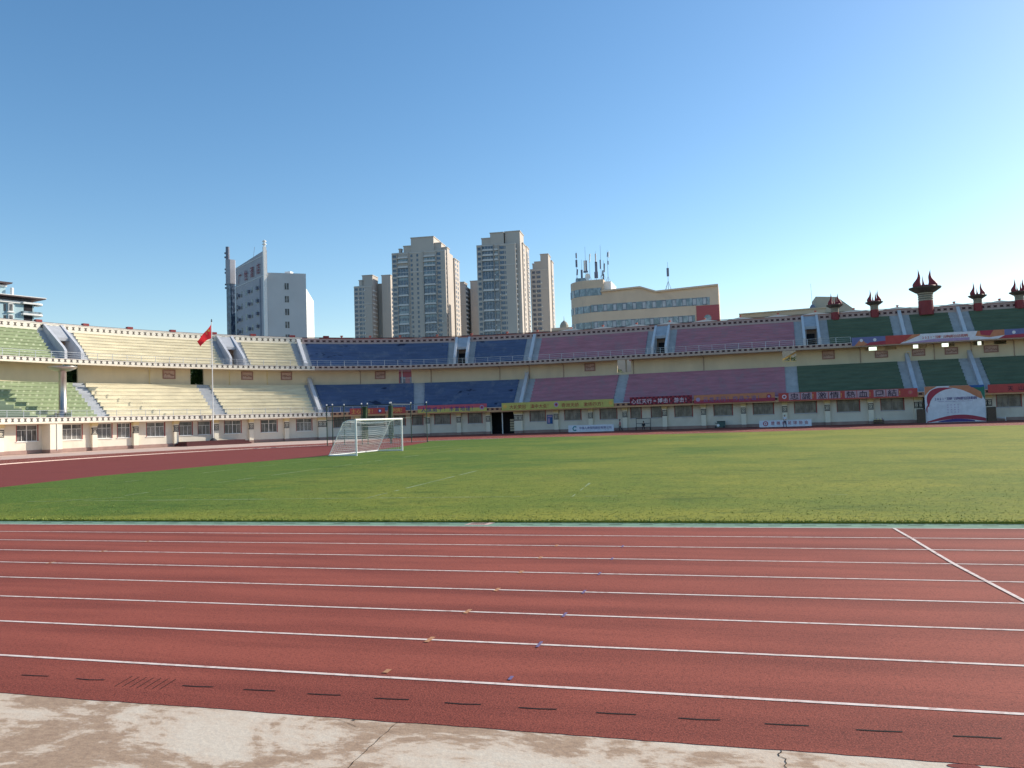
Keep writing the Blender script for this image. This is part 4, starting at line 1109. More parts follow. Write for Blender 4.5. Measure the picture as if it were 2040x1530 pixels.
# flag: drooping towards the left
hx = Vector((-math.cos(.26), -math.sin(.26), 0)); hy = Vector((-math.sin(.26), math.cos(.26), 0))
m = MB(); NU_, NV_ = 14, 10; H_ = 1.95
top = Vector(p0) + Vector((0, 0, 16.1))
def fl(i, j):
    u = i / NU_; v = j / NV_
    out = u * 2.0 * (1 - .28 * v * u) ; drop = 2.3 * u ** 0.92
    hh = H_ * (1 - u * .62)
    fold = .16 * math.sin(u * 9 + v * 2.2) * u ** .5
    p = top + hx * (.08 + out * (1 - .28 * (1 - v) * 0)) + hy * fold + Vector((0, 0, -drop - hh * v + .9 * v * u * (1 - u)))
    return (p.x, p.y, p.z)
vs = [fl(i, j) for i in range(NU_ + 1) for j in range(NV_ + 1)]
m.add(vs, [(i * (NV_ + 1) + j, (i + 1) * (NV_ + 1) + j, (i + 1) * (NV_ + 1) + j + 1, i * (NV_ + 1) + j + 1) for i in range(NU_) for j in range(NV_)])
fm, nt, b = newmat('flag_cloth'); b.inputs['Base Color'].default_value = (.62, .03, .04, 1); b.inputs['Roughness'].default_value = .7
tr = nt.nodes.new('ShaderNodeBsdfTranslucent'); tr.inputs[0].default_value = (.7, .03, .04, 1); mx = nt.nodes.new('ShaderNodeMixShader'); mx.inputs[0].default_value = .4
nt.links.new(b.outputs[0], mx.inputs[1]); nt.links.new(tr.outputs[0], mx.inputs[2]); nt.links.new(mx.outputs[0], [n for n in nt.nodes if n.type == 'OUTPUT_MATERIAL'][0].inputs[0])
fo = tag(obj('flag', m, fm, None, smooth=True), 'red national flag with yellow stars drooping from the flagpole', 'flag')
for (ci, cj, r_) in ((2.2, 2.6, .26), (4.0, 1.2, .09), (4.6, 2.2, .09), (4.6, 3.4, .09), (4.0, 4.4, .09)):
    m = MB(); c = Vector(fl(ci, cj)) - hy * .06; pts = []
    for k in range(10):
        a = PI / 2 + k * PI / 5; rr = r_ if k % 2 == 0 else r_ * .42
        pts.append(tuple(c + hx * (-rr * math.cos(a)) + Vector((0, 0, rr * math.sin(a)))))
    m.add(pts, [tuple(range(10))]); obj('star', m, M['b_yellowtext'], fo)

# goal ------------------------------------------------------------------
G0 = Vector((-25.59, 51.75, .035)); ga = .0345
gd = Vector((math.sin(ga), math.cos(ga), 0)); gb = Vector((-math.cos(ga), math.sin(ga), 0)); gz = Vector((0, 0, 1))
GW, GH, GT, GD = 7.44, 2.50, 1.0, 2.15
r = empty('football_goal', G0, 'white football goal with a sagging net at the left end of the pitch', 'goal')
def gp_(w, d, z): return tuple(gd * w + gb * d + gz * z)
def bar(name, a, b_, rr, mat='white'):
    m = MB(); m.tube(a, b_, rr, 10); return obj(name, m, M[mat], r, local=True)
bar('post', gp_(0, 0, 0), gp_(0, 0, GH), .065); bar('post', gp_(GW, 0, 0), gp_(GW, 0, GH), .065)
bar('crossbar', gp_(-.06, 0, GH), gp_(GW + .06, 0, GH), .07)
for w in (0, GW):
    bar('ground_bar', gp_(w, 0, .06), gp_(w, GD, .06), .05)
    m = MB(); m.path([gp_(w, 0, GH - .02), gp_(w, .55, GH - .02), gp_(w, GT, GH - .18), gp_(w, GD, .06)], .032, 6); obj('net_support', m, M['white'], r, local=True)
bar('back_bar', gp_(0, GD, .07), gp_(GW, GD, .07), .055)
def sag(u, v, amt): return amt * math.sin(PI * u) * math.sin(PI * v)
def netpatch(f, nu, nv, rr=.0075):
    m = MB()
    for i in range(nu + 1):
        pts = [f(i / nu, j / (nv)) for j in range(nv + 1)]
        for a, b_ in zip(pts, pts[1:]): m.tube(a, b_, rr, 3, caps=False)
    for j in range(nv + 1):
        pts = [f(i / nu, j / nv) for i in range(nu + 1)]
        for a, b_ in zip(pts, pts[1:]): m.tube(a, b_, rr, 3, caps=False)
    obj('net', m, M['white'], r, local=True)
netpatch(lambda u, v: gp_(u * GW, GT + (GD - GT) * v - sag(u, v, .42), (GH - .18) * (1 - v) + .08 * v - sag(u, v, .12)), 46, 16)
netpatch(lambda u, v: gp_(u * GW, GT * v, GH - .02 - .16 * v * v - sag(u, v, .22)), 40, 6)
for w in (0, GW):
    def fs_(u, v, w=w):
        z = (GH - .05) * (1 - v) + .08 * v; dd = GT + (GD - GT) * v
        return gp_(w + (.10 if w == 0 else -.1) * math.sin(PI * u) * math.sin(PI * v), dd * u, z - .1 * u * (1 - v) - .06 * math.sin(PI * u))
    netpatch(fs_, 13, 18)

# discus cage -------------------------------------------------------------
r = empty('discus_cage', (-38.5, 81, 0), 'green metal discus cage of tall posts and rails behind the goal', 'cage')
cage = [(-42.95, 79.9), (-41.95, 79.3), (-41.75, 81.6), (-38.95, 80.2), (-38.6, 80.9), (-36.1, 81.2), (-35.6, 80.4), (-34.9, 84.2), (-33.2, 84.6)]
for (x, y) in cage:
    m = MB(); m.tube((x, y, 0), (x, y, 4.35), .055, 8); o = obj('post', m, M['darkgreenmetal'], r)
    m = MB(); m.tube((x, y, 4.35), (x, y, 4.5), .075, 8); obj('cap', m, M['steel_white'], o)
for (a, b_) in ((0, 1), (1, 3), (0, 2), (2, 4), (3, 6), (4, 5), (6, 7), (7, 8)):
    for z in (4.25, 2.75):
        m = MB(); m.tube((*cage[a], z), (*cage[b_], z), .03, 6); obj('rail', m, M['darkgreenmetal'], r)
for k, (a, b_) in enumerate(((3, 4), (5, 6))):
    (x0, y0), (x1, y1) = cage[a], cage[b_]
    m = MB(); n = 10
    vs = []
    for zz in range(9):
        z = .6 + zz * .44
        for i in range(n):
            t = 2 * PI * i / n; rr = .16 * (1 + .25 * math.sin(i * 2.3 + zz * .7))
            vs.append((x0 * .5 + x1 * .5 + rr * 1.6 * math.cos(t), y0 * .5 + y1 * .5 + rr * math.sin(t), z))
    m.add(vs, [(zz * n + i, zz * n + (i + 1) % n, (zz + 1) * n + (i + 1) % n, (zz + 1) * n + i) for zz in range(8) for i in range(n)])
    tag(obj('gathered_net', m, M['nettarp'] if 'nettarp' in M else M.setdefault('nettarp', pm('net_tarp', (0.045, 0.085, 0.04), .8, .3, 4)), None), ('dark green bundled netting hanging in the left pair of cage posts', 'dark green bundled netting hanging in the middle pair of cage posts')[k], 'netting', 'bundled cage nets')

# bench with canopy frame, cart, boxes, pipe --------------------------------
def L3(s, n):   # local frame on the ground by the wall
    return SP(s, n, 0), HD(s)
loc, a = L3(106.8, -1.5)
r = empty('bench', loc, 'dark metal bench frame with a back rail under the maroon chequered banner', 'bench', rz=a)
for x in (-1.05, 1.05):
    m = MB(); m.tube((x, .3, 0), (x, .3, 1.75), .045, 6); obj('post', m, M['emblem'], r, local=True)
    m = MB(); m.tube((x, -.25, 0), (x, -.25, .45), .04, 6); obj('leg', m, M['emblem'], r, local=True)
m = MB(); m.box(-1.1, 1.1, -.28, .25, .42, .48); obj('seat', m, M['emblem'], r, local=True)
for z in (.95, 1.7):
    m = MB(); m.box(-1.05, 1.05, .26, .34, z, z + .07); obj('back_rail', m, M['emblem'], r, local=True)
loc, a = L3(117.8, -1.1)
r = empty('equipment_cart', loc, 'grey green wheeled cart with a white round lid against the wall', 'cart', rz=a)
m = MB(); m.box(-.35, .75, -.4, .4, .12, .95); obj('body', m, M['cartg'] if 'cartg' in M else M.setdefault('cartg', pm('cart_green', (0.07, 0.12, 0.11), .6, .2, 2)), r, local=True)
m = MB(); m.box(-.38, .78, -.43, .43, .95, 1.02); obj('lid', m, M['emblem'], r, local=True)
m = MB(); m.tube((-.2, -.47, .42), (-.2, -.41, .42), .2, 14); obj('round_cover', m, M['white'], r, local=True)
for x in (-.55, .6):
    m = MB(); m.tube((x, -.45, .16), (x, -.38, .16), .16, 12); obj('wheel', m, M['emblem'], r, local=True)
m = MB(); m.path([(-.35, -.2, .6), (-.65, -.2, .75), (-.65, .2, .75), (-.35, .2, .6)], .03, 5); obj('handle', m, M['emblem'], r, local=True)
loc, a = L3(138.8, -.9)
r = empty('equipment_crate', loc, 'low open crate filled with gear between two windows', 'crate', rz=a)
m = MB()
for z in (.02, .22, .42): m.box(-.62, .62, -.40, -.36, z, z + .14); m.box(-.62, .62, .36, .40, z, z + .14); m.box(-.62, -.58, -.36, .36, z, z + .14); m.box(.58, .62, -.36, .36, z, z + .14)
obj('slats', m, M['trunk'], r, local=True)
for k in range(6):
    m = MB(); x = -.45 + k * .18; m.lathe((x, -.1 + .15 * (k % 2), .3), [(.01, .0), (.13, .06), (.18, .2), (.13, .36), (.01, .42 + .06 * (k % 3))], 10); obj('bundle', m, M['b_grey'] if k % 2 else M['capital'], r, local=True)
loc, a = L3(153.0, -1.6)
r = empty('hurdle', loc, 'low white hurdle frame lying beside the right-hand wooden screen', 'hurdle', rz=a)
for (p, q) in (((-.7, 0, .42), (.9, 0, .30)), ((-.7, 0, .52), (.9, 0, .40)), ((.9, 0, .0), (.9, 0, .62)), ((-.7, 0, .52), (-.7, .25, 0)), ((.9, -.3, .03), (.9, .3, .03))):
    m = MB(); m.tube(p, q, .03, 6); obj('tube', m, M['white'], r, local=True)
#PART4
# ================================================================== BUILDINGS BEHIND THE STAND
M['tower'] = pm('tower_render', (0.53, 0.48, 0.43), 0.9, 0.06, 0.05, (0.44, 0.41, 0.38), 0.3, 0.08)
M['towertrim'] = pm('tower_trim', (0.66, 0.64, 0.62), 0.85, 0.05, 0.2)
M['hotelwall'] = pm('hotel_tiles', (0.56, 0.57, 0.58), 0.85, 0.05, 0.2)
M['hotelside'] = pm('hotel_front_tiles', (0.38, 0.38, 0.42), 0.85, 0.06, 0.3)
M['orangewall'] = pm('orange_cream_render', (0.62, 0.50, 0.38), 0.9, 0.06, 0.15, (0.45, 0.36, 0.28), 0.4, 0.2)
M['redwall'] = pm('maroon_render', (0.36, 0.10, 0.11), 0.9, 0.06, 0.3)
M['paleblue'] = pm('pale_blue_tiles', (0.40, 0.55, 0.60), 0.8, 0.06, 0.3)
M['greywall'] = pm('olive_grey_render', (0.40, 0.38, 0.31), 0.9, 0.07, 0.2)
M['darkroof'] = pm('dark_roof', (0.13, 0.09, 0.09), 0.7, 0.1, 0.5)
M['antenna'] = pm('antenna_grey', (0.16, 0.18, 0.24), 0.6, 0.15, 1)

def replicate(proto, zs, dz_name=None):
    """copies one part up the facade"""
    out = []
    for z in zs:
        c = proto.copy(); COL.objects.link(c); c.parent = proto.parent; c.location = (proto.location.x, proto.location.y, proto.location.z + z)
        out.append(c)
    return out

def tower(loc, rz, label, blocks, cols, ztop, side=None, pitch=3.0, zlow=44.0, group='apartment towers on the skyline'):
    r = empty('apartment_tower', loc, label, 'apartment tower', group, rz=math.radians(rz))
    m = MB()
    for (x0, x1, y0, y1, z1) in blocks[:1]: m.box(x0, x1, y0, y1, 0, z1)
    obj('wall', m, M['tower'], r, local=True)
    for (x0, x1, y0, y1, z1) in blocks[1:]:
        m = MB(); m.box(x0, x1, y0, y1, 0 if y0 > 5 or x0 > 20 else zlow, z1); m.box(x0 - .3, x1 + .3, y0 - .3, y1 + .3, z1, z1 + .5); obj('roof_block', m, M['tower'], r, local=True)
    n = int((ztop - zlow) / pitch)
    count = 0; rest = MB()
    def put(x0, x1, y, h, sill, mat, zs, face='f'):
        nonlocal count
        m = MB()
        if face == 'f': m.box(x0, x1, y - .06, y + .02, sill, sill + h)
        else: m.box(y - .02, y + .06, x0, x1, sill, sill + h)
        if count + len(zs) <= 100:
            p = obj('window', m, mat, r, local=True); p.location.z = zs[0]
            replicate(p, [z - zs[0] for z in zs[1:]]); count += len(zs)
        else:
            for z in zs: rest.add([(a, b, c + z) for a, b, c in m.v], m.f)
    zs = [ztop - pitch * (i + 1) - .8 for i in range(n)]
    for (x0, x1, kind) in cols:
        if kind == 'win': put(x0, x1, 0, 1.75, .6, M['glass_blue'], zs)
        elif kind == 'slit': put(x0, x1, 0, 1.6, .6, M['glass_blue'], zs)
        elif kind in ('bal', 'bal2'):
            m = MB(); m.box(x0 - .12, x1 + .12, -.12, -.04, zlow, ztop - (1 if kind == 'bal2' else 9.5)); obj('bay_recess', m, M['glass_blue'], r, local=True)
            m = MB()
            for k in range(1, 4):
                x = x0 + (x1 - x0) * k / 4; m.box(x - .06, x + .06, -.22, -.10, zlow, ztop - 1)
            obj('bay_mullion', m, M['towertrim'], r, local=True)
            m = MB(); m.box(x0 - .1, x1 + .1, -1.0, -.02, -.15, .25); m.box(x0 + (x1 - x0) * .05, x1 - .2, -1.0, -.9, .25, .95); pb = obj('balcony', m, M['towertrim'], r, local=True); pb.location.z = zs[0]
            replicate(pb, [z - zs[0] for z in zs[1:] if (int((zs[0] - z) / pitch + .5) % 2 == 0 or zs[0] - z < 9)])
            m = MB(); m.box(x0 + .3, x1 - .3, -.35, -.02, .9, 1.1); m.box(x0 + .3, x1 - .3, -.16, -.14, 1.15, 2.6)
            pb = obj('balcony_glazing', m, M['glass_blue'] if kind == 'bal2' else M['glass_teal'], r, local=True); pb.location.z = zs[1]
            replicate(pb, [z - zs[1] for i, z in enumerate(zs[2:]) if random.random() < .45])
    if side:
        for (y0, y1, x, kind) in side:
            if kind == 'win': put(y0, y1, x, 1.6, .6, M['glass_blue'], zs, 's')
            else:
                m = MB(); m.box(x - .02, x + .5, y0, y1, -.1, .9); pb = obj('side_balcony', m, M['white'], r, local=True); pb.location.z = zs[0]
                replicate(pb, [z - zs[0] for z in zs[1:]])
                put(y0, y1, x + .01, 1.5, 1.1, M['glass_teal'], zs, 's')
    if rest.v: tag(obj('window', rest, M['glass_blue'], r, local=True), kind='stuff')
    for (x0, x1, kind) in cols:
        if kind.startswith('bal'):
            for xx in (x0 - .45, x1 + .15):
                m = MB(); m.box(xx, xx + .3, -.75, 0, zlow, ztop - .3); obj('bay_pier', m, M['tower'], r, local=True)
    for k in range(14):
        zz = zs[random.randrange(len(zs))]; c_ = random.choice(cols)
        m = MB(); m.box(c_[1] + .15, c_[1] + .95, -.55, -.02, zz + .1, zz + .75); obj('air_conditioner', m, M['white'], r, local=True)
    # corner trims
    m = MB()
    for z in (zs[3] - .1, zs[0] + pitch): m.box(blocks[0][0] - .15, blocks[0][1] + .15, -.2, 0, z, z + .3)
    obj('cornice', m, M['towertrim'], r, local=True)
    return r
u = .3165
tower((-206.3, 473, 0), 5, 'tall left apartment tower with a stepped crown and two columns of blue glazed balconies',
      [(0, 34.8, 0, 20, 109.5), (7.6, 13.2, 1, 14, 113.4), (12.7, 27.5, .4, 16, 118.2), (25.5, 32, 2, 12, 114.2), (32.5, 35.7, 20.5, 33, 107.5), (3.5, 5, 4, 7, 112.5), (31, 35.4, 3, 9, 111.3)],
      [(.5, 3.0, 'win'), (3.9, 10.8, 'bal'), (12.3, 13.6, 'slit'), (16.2, 17.4, 'slit'), (20.9, 28.6, 'bal'), (29.5, 31.8, 'win')], 109.5,
      side=[(2, 4.5, 34.8, 'win'), (8, 10, 34.8, 'win'), (22, 24, 35.7, 'win'), (27, 29, 35.7, 'win')])
tower((-145.4, 458.8, 0), 5, 'tallest right apartment tower with a broad blank grey wall beside its blue glazing',
      [(0, 23.4, 0, 22, 106.4), (3, 8.6, 1, 12, 110.2), (8.4, 16.4, .5, 14, 113.0), (17, 26, 2.5, 16, 113.6), (23.0, 26.6, 9, 20, 107.6), (24.4, 26.9, 20.5, 30, 107.9)],
      [(.6, 2.5, 'win'), (3.4, 10.2, 'bal2'), (10.7, 13.2, 'bal'), (13.9, 16.6, 'win'), (17.0, 17.6, 'slit')], 106.4,
      side=[(1, 4.2, 23.4, 'bal'), (4.8, 7.8, 23.4, 'bal'), (11, 13, 26.6, 'win'), (21.5, 23.5, 26.9, 'bal'), (25, 28, 26.9, 'win')])
tower((-250.4, 508.3, 0), 5, 'lower apartment tower at the left end of the skyline group with a blank wall',
      [(0, 12.9, 0, 16, 97.0), (3.4, 6.8, 1, 8, 100.8), (5.8, 13.2, 1, 12, 104.0), (12.8, 18.6, 12, 22, 99.4), (18.0, 24.4, 6, 22, 104.2), (24.2, 27.6, 12, 30, 104.4)],
      [(.4, 2.7, 'win'), (3.8, 5.6, 'win'), (6.2, 7.2, 'slit')], 97.0,
      side=[(1, 5, 12.9, 'bal'), (6, 9.5, 12.9, 'bal'), (8, 10, 24.4, 'win'), (14, 17, 27.6, 'bal'), (20, 23, 27.6, 'bal')])
tower((-181.7, 527.2, 0), 5, 'low apartment tower seen in the gap between the two tallest towers',
      [(0, 5.6, 0, 18, 94.8), (1.2, 4.6, 1, 10, 97.4), (5.4, 8.6, 12, 22, 94.0), (8.2, 14.5, 4, 20, 98.2)],
      [(.5, 1.4, 'slit')], 94.8, side=[(1, 5, 5.6, 'bal'), (6.5, 10, 5.6, 'bal')])
tower((-123.5, 501.6, 0), 5, 'slim apartment tower at the right end of the group with a stepped top',
      [(0, 11.2, 0, 16, 97.6), (2.8, 7.4, 1, 8, 102.0), (6.8, 11.8, .6, 12, 106.6), (9.0, 11.9, 16.5, 26, 105.2), (-1.4, .6, 20, 26, 104.5)],
      [(1.2, 3.2, 'win'), (4.0, 6.6, 'win')], 97.6, side=[(1.5, 4.5, 11.2, 'bal'), (6, 9, 11.2, 'bal'), (18, 21, 11.9, 'win')])

# hotel -----------------------------------------------------------------
K, Rr, L_ = Vector((-118.5, 188.6)), Vector((-109.9, 194.6)), Vector((-137.3, 203.0))
r = empty('hotel', (-122, 196, 0), 'grey multi-storey hotel with a dark glass corner turret and dark red rooftop characters', 'hotel')
B4 = Rr + (L_ - K)
def Lp(t, off, z):   # along the left (front) face; off towards the viewer
    d = (L_ - K); n = Vector((-d.y, d.x)).normalized()
    if n.dot(Vector((0, 0)) - K) < 0: n = -n
    p = K + d * t + n * off; return (p.x, p.y, z)
def Rp(t, off, z):
    d = (Rr - K); n = Vector((-d.y, d.x)).normalized()
    if n.dot(Vector((0, 0)) - K) < 0: n = -n
    p = K + d * t + n * off; return (p.x, p.y, z)
m = MB(); m.prism([tuple(K), tuple(Rr), tuple(B4), tuple(L_)], 0, 43.0); obj('wall', m, M['hotelwall'], r)
m = MB(); m.hexa([Lp(0.0, .05, 0), Lp(.97, .05, 0), Lp(.97, -.6, 0), Lp(0.0, -.6, 0), Lp(0.0, .05, 49.0), Lp(.97, .05, 48.0), Lp(.97, -.6, 48.0), Lp(0.0, -.6, 49.0)]); obj('front_wall', m, M['hotelside'], r)
m = MB(); m.hexa([Lp(-.02, .5, 0), Lp(.008, .5, 0), Lp(.008, -.3, 0), Lp(-.02, -.3, 0), Lp(-.02, .5, 49.8), Lp(.008, .5, 49.8), Lp(.008, -.3, 49.8), Lp(-.02, -.3, 49.8)]); o = obj('corner_pilaster', m, M['white'], r)
m = MB(); c_ = Lp(-.006, .1, 0)
m.lathe((c_[0], c_[1], 49.8), [(.25, 0), (.25, .5), (.55, .55), (.55, .8), (.25, .85), (.25, 1.2), (.5, 1.3), (.5, 1.6), (.01, 1.9)], 12); obj('pilaster_finial', m, M['white'], o)
for z in (42.3, 47.6, 31.0):
    m = MB(); m.hexa([Lp(.01, .12, z), Lp(.96, .12, z), Lp(.96, .05, z), Lp(.01, .05, z), Lp(.01, .12, z + .22), Lp(.96, .12, z + .22), Lp(.96, .05, z + .22), Lp(.01, .05, z + .22)]) if z != 31.0 else None
    if m.v: obj('string_course', m, M['hotelwall'], r)
m = MB(); m.hexa([Lp(.13, .14, 0), Lp(.17, .14, 0), Lp(.17, .05, 0), Lp(.13, .05, 0), Lp(.13, .14, 42), Lp(.17, .14, 42), Lp(.17, .05, 42), Lp(.13, .05, 42)]); obj('service_strip', m, M['antenna'], r)
for i, ch in enumerate('广怡酒店'):
    m = MB(); t0 = .795 - i * .205
    letter(m, ch, lambda uu, vv, t=t0: Lp(t - uu / 23.7, .35, 43.2 + i * .12 + vv), 3.1, .06, .92)
    obj('sign_character', m, M['hotelred'] if 'hotelred' in M else M.setdefault('hotelred', pm('sign_red', (0.20, 0.02, 0.04), .6, .1, 1)), r)
for k in range(9):
    z = 38.9 - k * 3.43
    for (t, w) in ((.245, .045), (.39, .05), (.585, .06), (.745, .045), (.90, .05)):
        m = MB(); m.hexa([Lp(t, .08, z), Lp(t + w, .08, z), Lp(t + w, .03, z), Lp(t, .03, z), Lp(t, .08, z + 1.7), Lp(t + w, .08, z + 1.7), Lp(t + w, .03, z + 1.7), Lp(t, .03, z + 1.7)]); obj('window', m, M['glass'], r)
    for t in (.475, .82, .20):
        m = MB(); m.hexa([Lp(t, .7, z + .3), Lp(t + .04, .7, z + .3), Lp(t + .04, .1, z + .3), Lp(t, .1, z + .3), Lp(t, .7, z + 1.1), Lp(t + .04, .7, z + 1.1), Lp(t + .04, .1, z + 1.1), Lp(t, .1, z + 1.1)]); obj('air_conditioner', m, M['antenna'], r)
    z = 38.6 - k * 3.43
    m = MB(); m.hexa([Rp(.47, .05, z), Rp(.57, .05, z), Rp(.57, -.02, z), Rp(.47, -.02, z), Rp(.47, .05, z + 1.7), Rp(.57, .05, z + 1.7), Rp(.57, -.02, z + 1.7), Rp(.47, -.02, z + 1.7)]); w_ = obj('window', m, M['glass'], r)
    m = MB(); m.hexa([Rp(.515, .10, z), Rp(.525, .10, z), Rp(.525, .05, z), Rp(.515, .05, z), Rp(.515, .10, z + 1.7), Rp(.525, .10, z + 1.7), Rp(.525, .05, z + 1.7), Rp(.515, .05, z + 1.7)]); obj('mullion', m, M['hotelwall'], w_)
tc = (-138.9, 203.2)
m = MB(); m.lathe((*tc, 0), [(1.35, 0), (1.35, 43.6)], 6); obj('glass_turret', m, M['glass_blue'], r)
m = MB(); m.lathe((*tc, 0), [(1.45, 43.6), (1.5, 44.0), (1.5, 50.6), (.01, 50.7)], 6); obj('turret_cap', m, M['hotelside'], r)
m = MB(); m.tube((-139.9, 203.4, 50.6), (-139.9, 203.4, 54.6), .55, 12); obj('turret_stack', m, M['antenna'], r)
m = MB()
for z in (52.5, 51.3, 47.8, 46.8, 43.4, 42.4): m.tube((-140.35, 203.0, z), (-140.35, 203.0, z + .45), .32, 8)
obj('dish_cluster', m, M['antenna'], r)
m = MB(); m.path([(-132, 204, 43), (-132, 204, 50), (-131.4, 204, 54)], .05, 4); obj('aerial', m, M['antenna'], r)
m = MB(); m.box(-115.6, -113.9, 193.5, 195, 43.0, 43.8); obj('roof_box', m, M['white'], r)
m = MB(); m.prism([(-112.0, 197.9), (-122.6, 221.5), (-134, 217), (-124, 196.5)], 0, 40.0)
tag(obj('slab_building', m, M['white'], None), 'plain white sunlit block directly behind the right edge of the grey hotel', 'building')

# pale blue apartment block on the far left ---------------------------------
r = empty('apartment_block', (-183.6, 167.7, 0), 'pale blue apartment block with overhanging dark roofs and curved balconies at the left edge', 'apartment block', rz=math.radians(73))
m = MB(); m.box(-14, 8.6, 0, 12, 0, 37.4); obj('wall', m, M['paleblue'], r, local=True)
m = MB(); m.box(-14, 9.6, -.5, 12.5, 37.0, 37.6); obj('cornice', m, M['white'], r, local=True)
m = MB(); m.box(-14.5, 10.9, -1.8, 13, 38.5, 38.75); obj('roof', m, M['darkroof'], r, local=True)
m = MB(); m.box(-14.5, 11.0, -1.9, 13, 38.75, 38.95); obj('roof_edge', m, M['white'], r, local=True)
m = MB(); m.box(-13, 8.2, .8, 11.5, 37.6, 38.5); obj('roof_storey', m, M['antenna'], r, local=True)
m = MB(); m.box(-13, 2.4, 2, 11, 38.95, 41.4); obj('penthouse', m, M['paleblue'], r, local=True)
m = MB(); m.box(-14, 3.4, .6, 12, 42.2, 42.4); m.box(-14, 3.5, .5, 12, 42.4, 42.55); obj('penthouse_roof', m, M['darkroof'], r, local=True)
m = MB(); m.box(-14, 2.6, 1.6, 11, 41.4, 41.8); obj('penthouse_beam', m, M['white'], r, local=True)
m = MB(); m.lathe((3.6, 1.2, 38.95), [(.42, 0), (.42, 2.1), (.3, 2.3), (.01, 2.35)], 14); obj('tank', m, M['white'], r, local=True)
for k in range(5):
    z = 34.7 - k * 2.95
    m = MB(); m.box(1.9, 3.1, -.55, 0, z - .1, z + 2.1); m.box(1.6, 3.4, -.65, 0, z - .3, z - .1); w_ = obj('bay_window', m, M['white'], r, local=True)
    m = MB(); m.box(2.1, 2.9, -.60, -.55, z + .15, z + 1.9); obj('pane', m, M['glass'], w_, local=True)
    m = MB(); m.box(.9, 1.5, -.04, 0, z, z + 1.9); obj('window', m, M['glass'], r, local=True)
    m = MB(); m.box(-2.2, -1.2, -.04, 0, z, z + 1.9); obj('window', m, M['glass'], r, local=True)
    m = MB(); m.box(6.0, 8.2, -.05, .02, z, z + 2.2); obj('balcony_shade', m, M['dark'], r, local=True)  # dark sheet painted in for the shaded balcony recess
    m = MB(); n = 12; P1 = [(5.3, 0), (5.4, -1.0)] + [(9.4 + 1.6 * math.cos(math.radians(-90 + 90 * i / n)), .6 + 1.6 * math.sin(math.radians(-90 + 90 * i / n))) for i in range(n + 1)] + [(11, 3)]
    m.prism(P1 + [(8, 3)], z + 2.3, z + 2.75); b_ = obj('balcony', m, M['white'], r, local=True)
    m = MB()
    for a, c in zip(P1, P1[1:]): m.quad((a[0], a[1], z + 2.75), (c[0], c[1], z + 2.75), (c[0], c[1], z + 3.3), (a[0], a[1], z + 3.3))
    if k: obj('balcony_glass', m, M['glass_teal'], b_, local=True)

# orange cream office building ------------------------------------------------
r = empty('office_building', (-18, 178, 0), 'cream orange office building with ribbon windows, a rounded left end and a maroon corner panel', 'office building')
YF = 172.4
prof = [(-27.0, 0), (-2.6, 0), (-2.6, 28.4), (-15.3, 27.9), (-18.6, 29.1), (-27.0, 28.8)]
m = MB(); n = len(prof)
m.add([(x, YF, z) for x, z in prof] + [(x, YF + 14, z) for x, z in prof], [tuple(range(n)), tuple(range(2 * n - 1, n - 1, -1))] + [(i, n + i, n + (i + 1) % n, (i + 1) % n) for i in range(n)])
obj('wall', m, M['orangewall'], r)
m = MB()
for a, b_ in zip(prof[2:], prof[3:]):
    m.hexa([(a[0], YF - .5, a[1]), (b_[0], YF - .5, b_[1]), (b_[0], YF + 14, b_[1]), (a[0], YF + 14, a[1]), (a[0], YF - .5, a[1] + .35), (b_[0], YF - .5, b_[1] + .35), (b_[0], YF + 14, b_[1] + .35), (a[0], YF + 14, a[1] + .35)])
obj('roof', m, M['orangewall'], r)
def lp(rad, z=None): return [(-29.4 - rad * math.sin(math.radians(t)), YF + 5.0 - rad * math.cos(math.radians(t))) for t in range(0, 91, 9)]
base_ = lp(5.0)
m = MB(); m.prism([(-26.4, YF - .02)] + base_ + [(-34.4, YF + 14), (-26.4, YF + 14)], 0, 31.6); obj('rounded_end', m, M['orangewall'], r)
m = MB(); m.box(-26.4, -24.9, YF + 1, YF + 9, 28.8, 31.2); obj('stair_head', m, M['white'], r)
def ribbon(x0, x1, z0, z1):
    k = max(1, int(round((x1 - x0) / 2.05)))
    for i in range(k):
        a = x0 + (x1 - x0) * i / k; b2 = x0 + (x1 - x0) * (i + 1) / k
        m = MB(); m.box(a, b2, YF - .05, YF - .01, z0, z1); w_ = obj('window', m, M['glass_teal'], r)
        m = MB(); c = (a + b2) / 2
        for (p, q, c0, c1) in ((c - .42, c - .34, z0, z1), (c + .34, c + .42, z0, z1), (c - .42, c + .42, z1 - .14, z1 - .05), (c - .42, c + .42, z0 + .05, z0 + .14)): m.box(p, q, YF - .10, YF - .05, c0, c1)
        obj('casement', m, M['antenna'], w_)
        if 1:
            m = MB(); m.box(c - .30, c + .33, YF - .07, YF - .05, z0 + .22, z1 - .22); obj('blind', m, M['blind'] if 'blind' in M else M.setdefault('blind', pm('pale_blind', (.42, .46, .50), .8, .2, 1)), w_)
ribbon(-29.3, -4.4, 24.6, 26.2); ribbon(-29.3, -7.5, 21.0, 22.6)
def curved(z0, z1, ext):
    m = MB(); pr = lp(5.05); pr = ([(ext, YF - .05)] if ext > -29.4 else []) + pr + [(-34.46, YF + 9)]
    for a, b_ in zip(pr, pr[1:]): m.quad((*a, z0), (*b_, z0), (*b_, z1), (*a, z1))
    o = obj('curved_window', m, M['glass_teal'], r)
    m = MB()
    for a in pr[::2]: m.tube((a[0], a[1] - .03, z0), (a[0], a[1] - .03, z1), .05, 4)
    obj('mullion', m, M['antenna'], o)
curved(28.2, 29.8, -26.9); curved(24.5, 26.0, -31.2); curved(21.0, 22.5, -31.2)
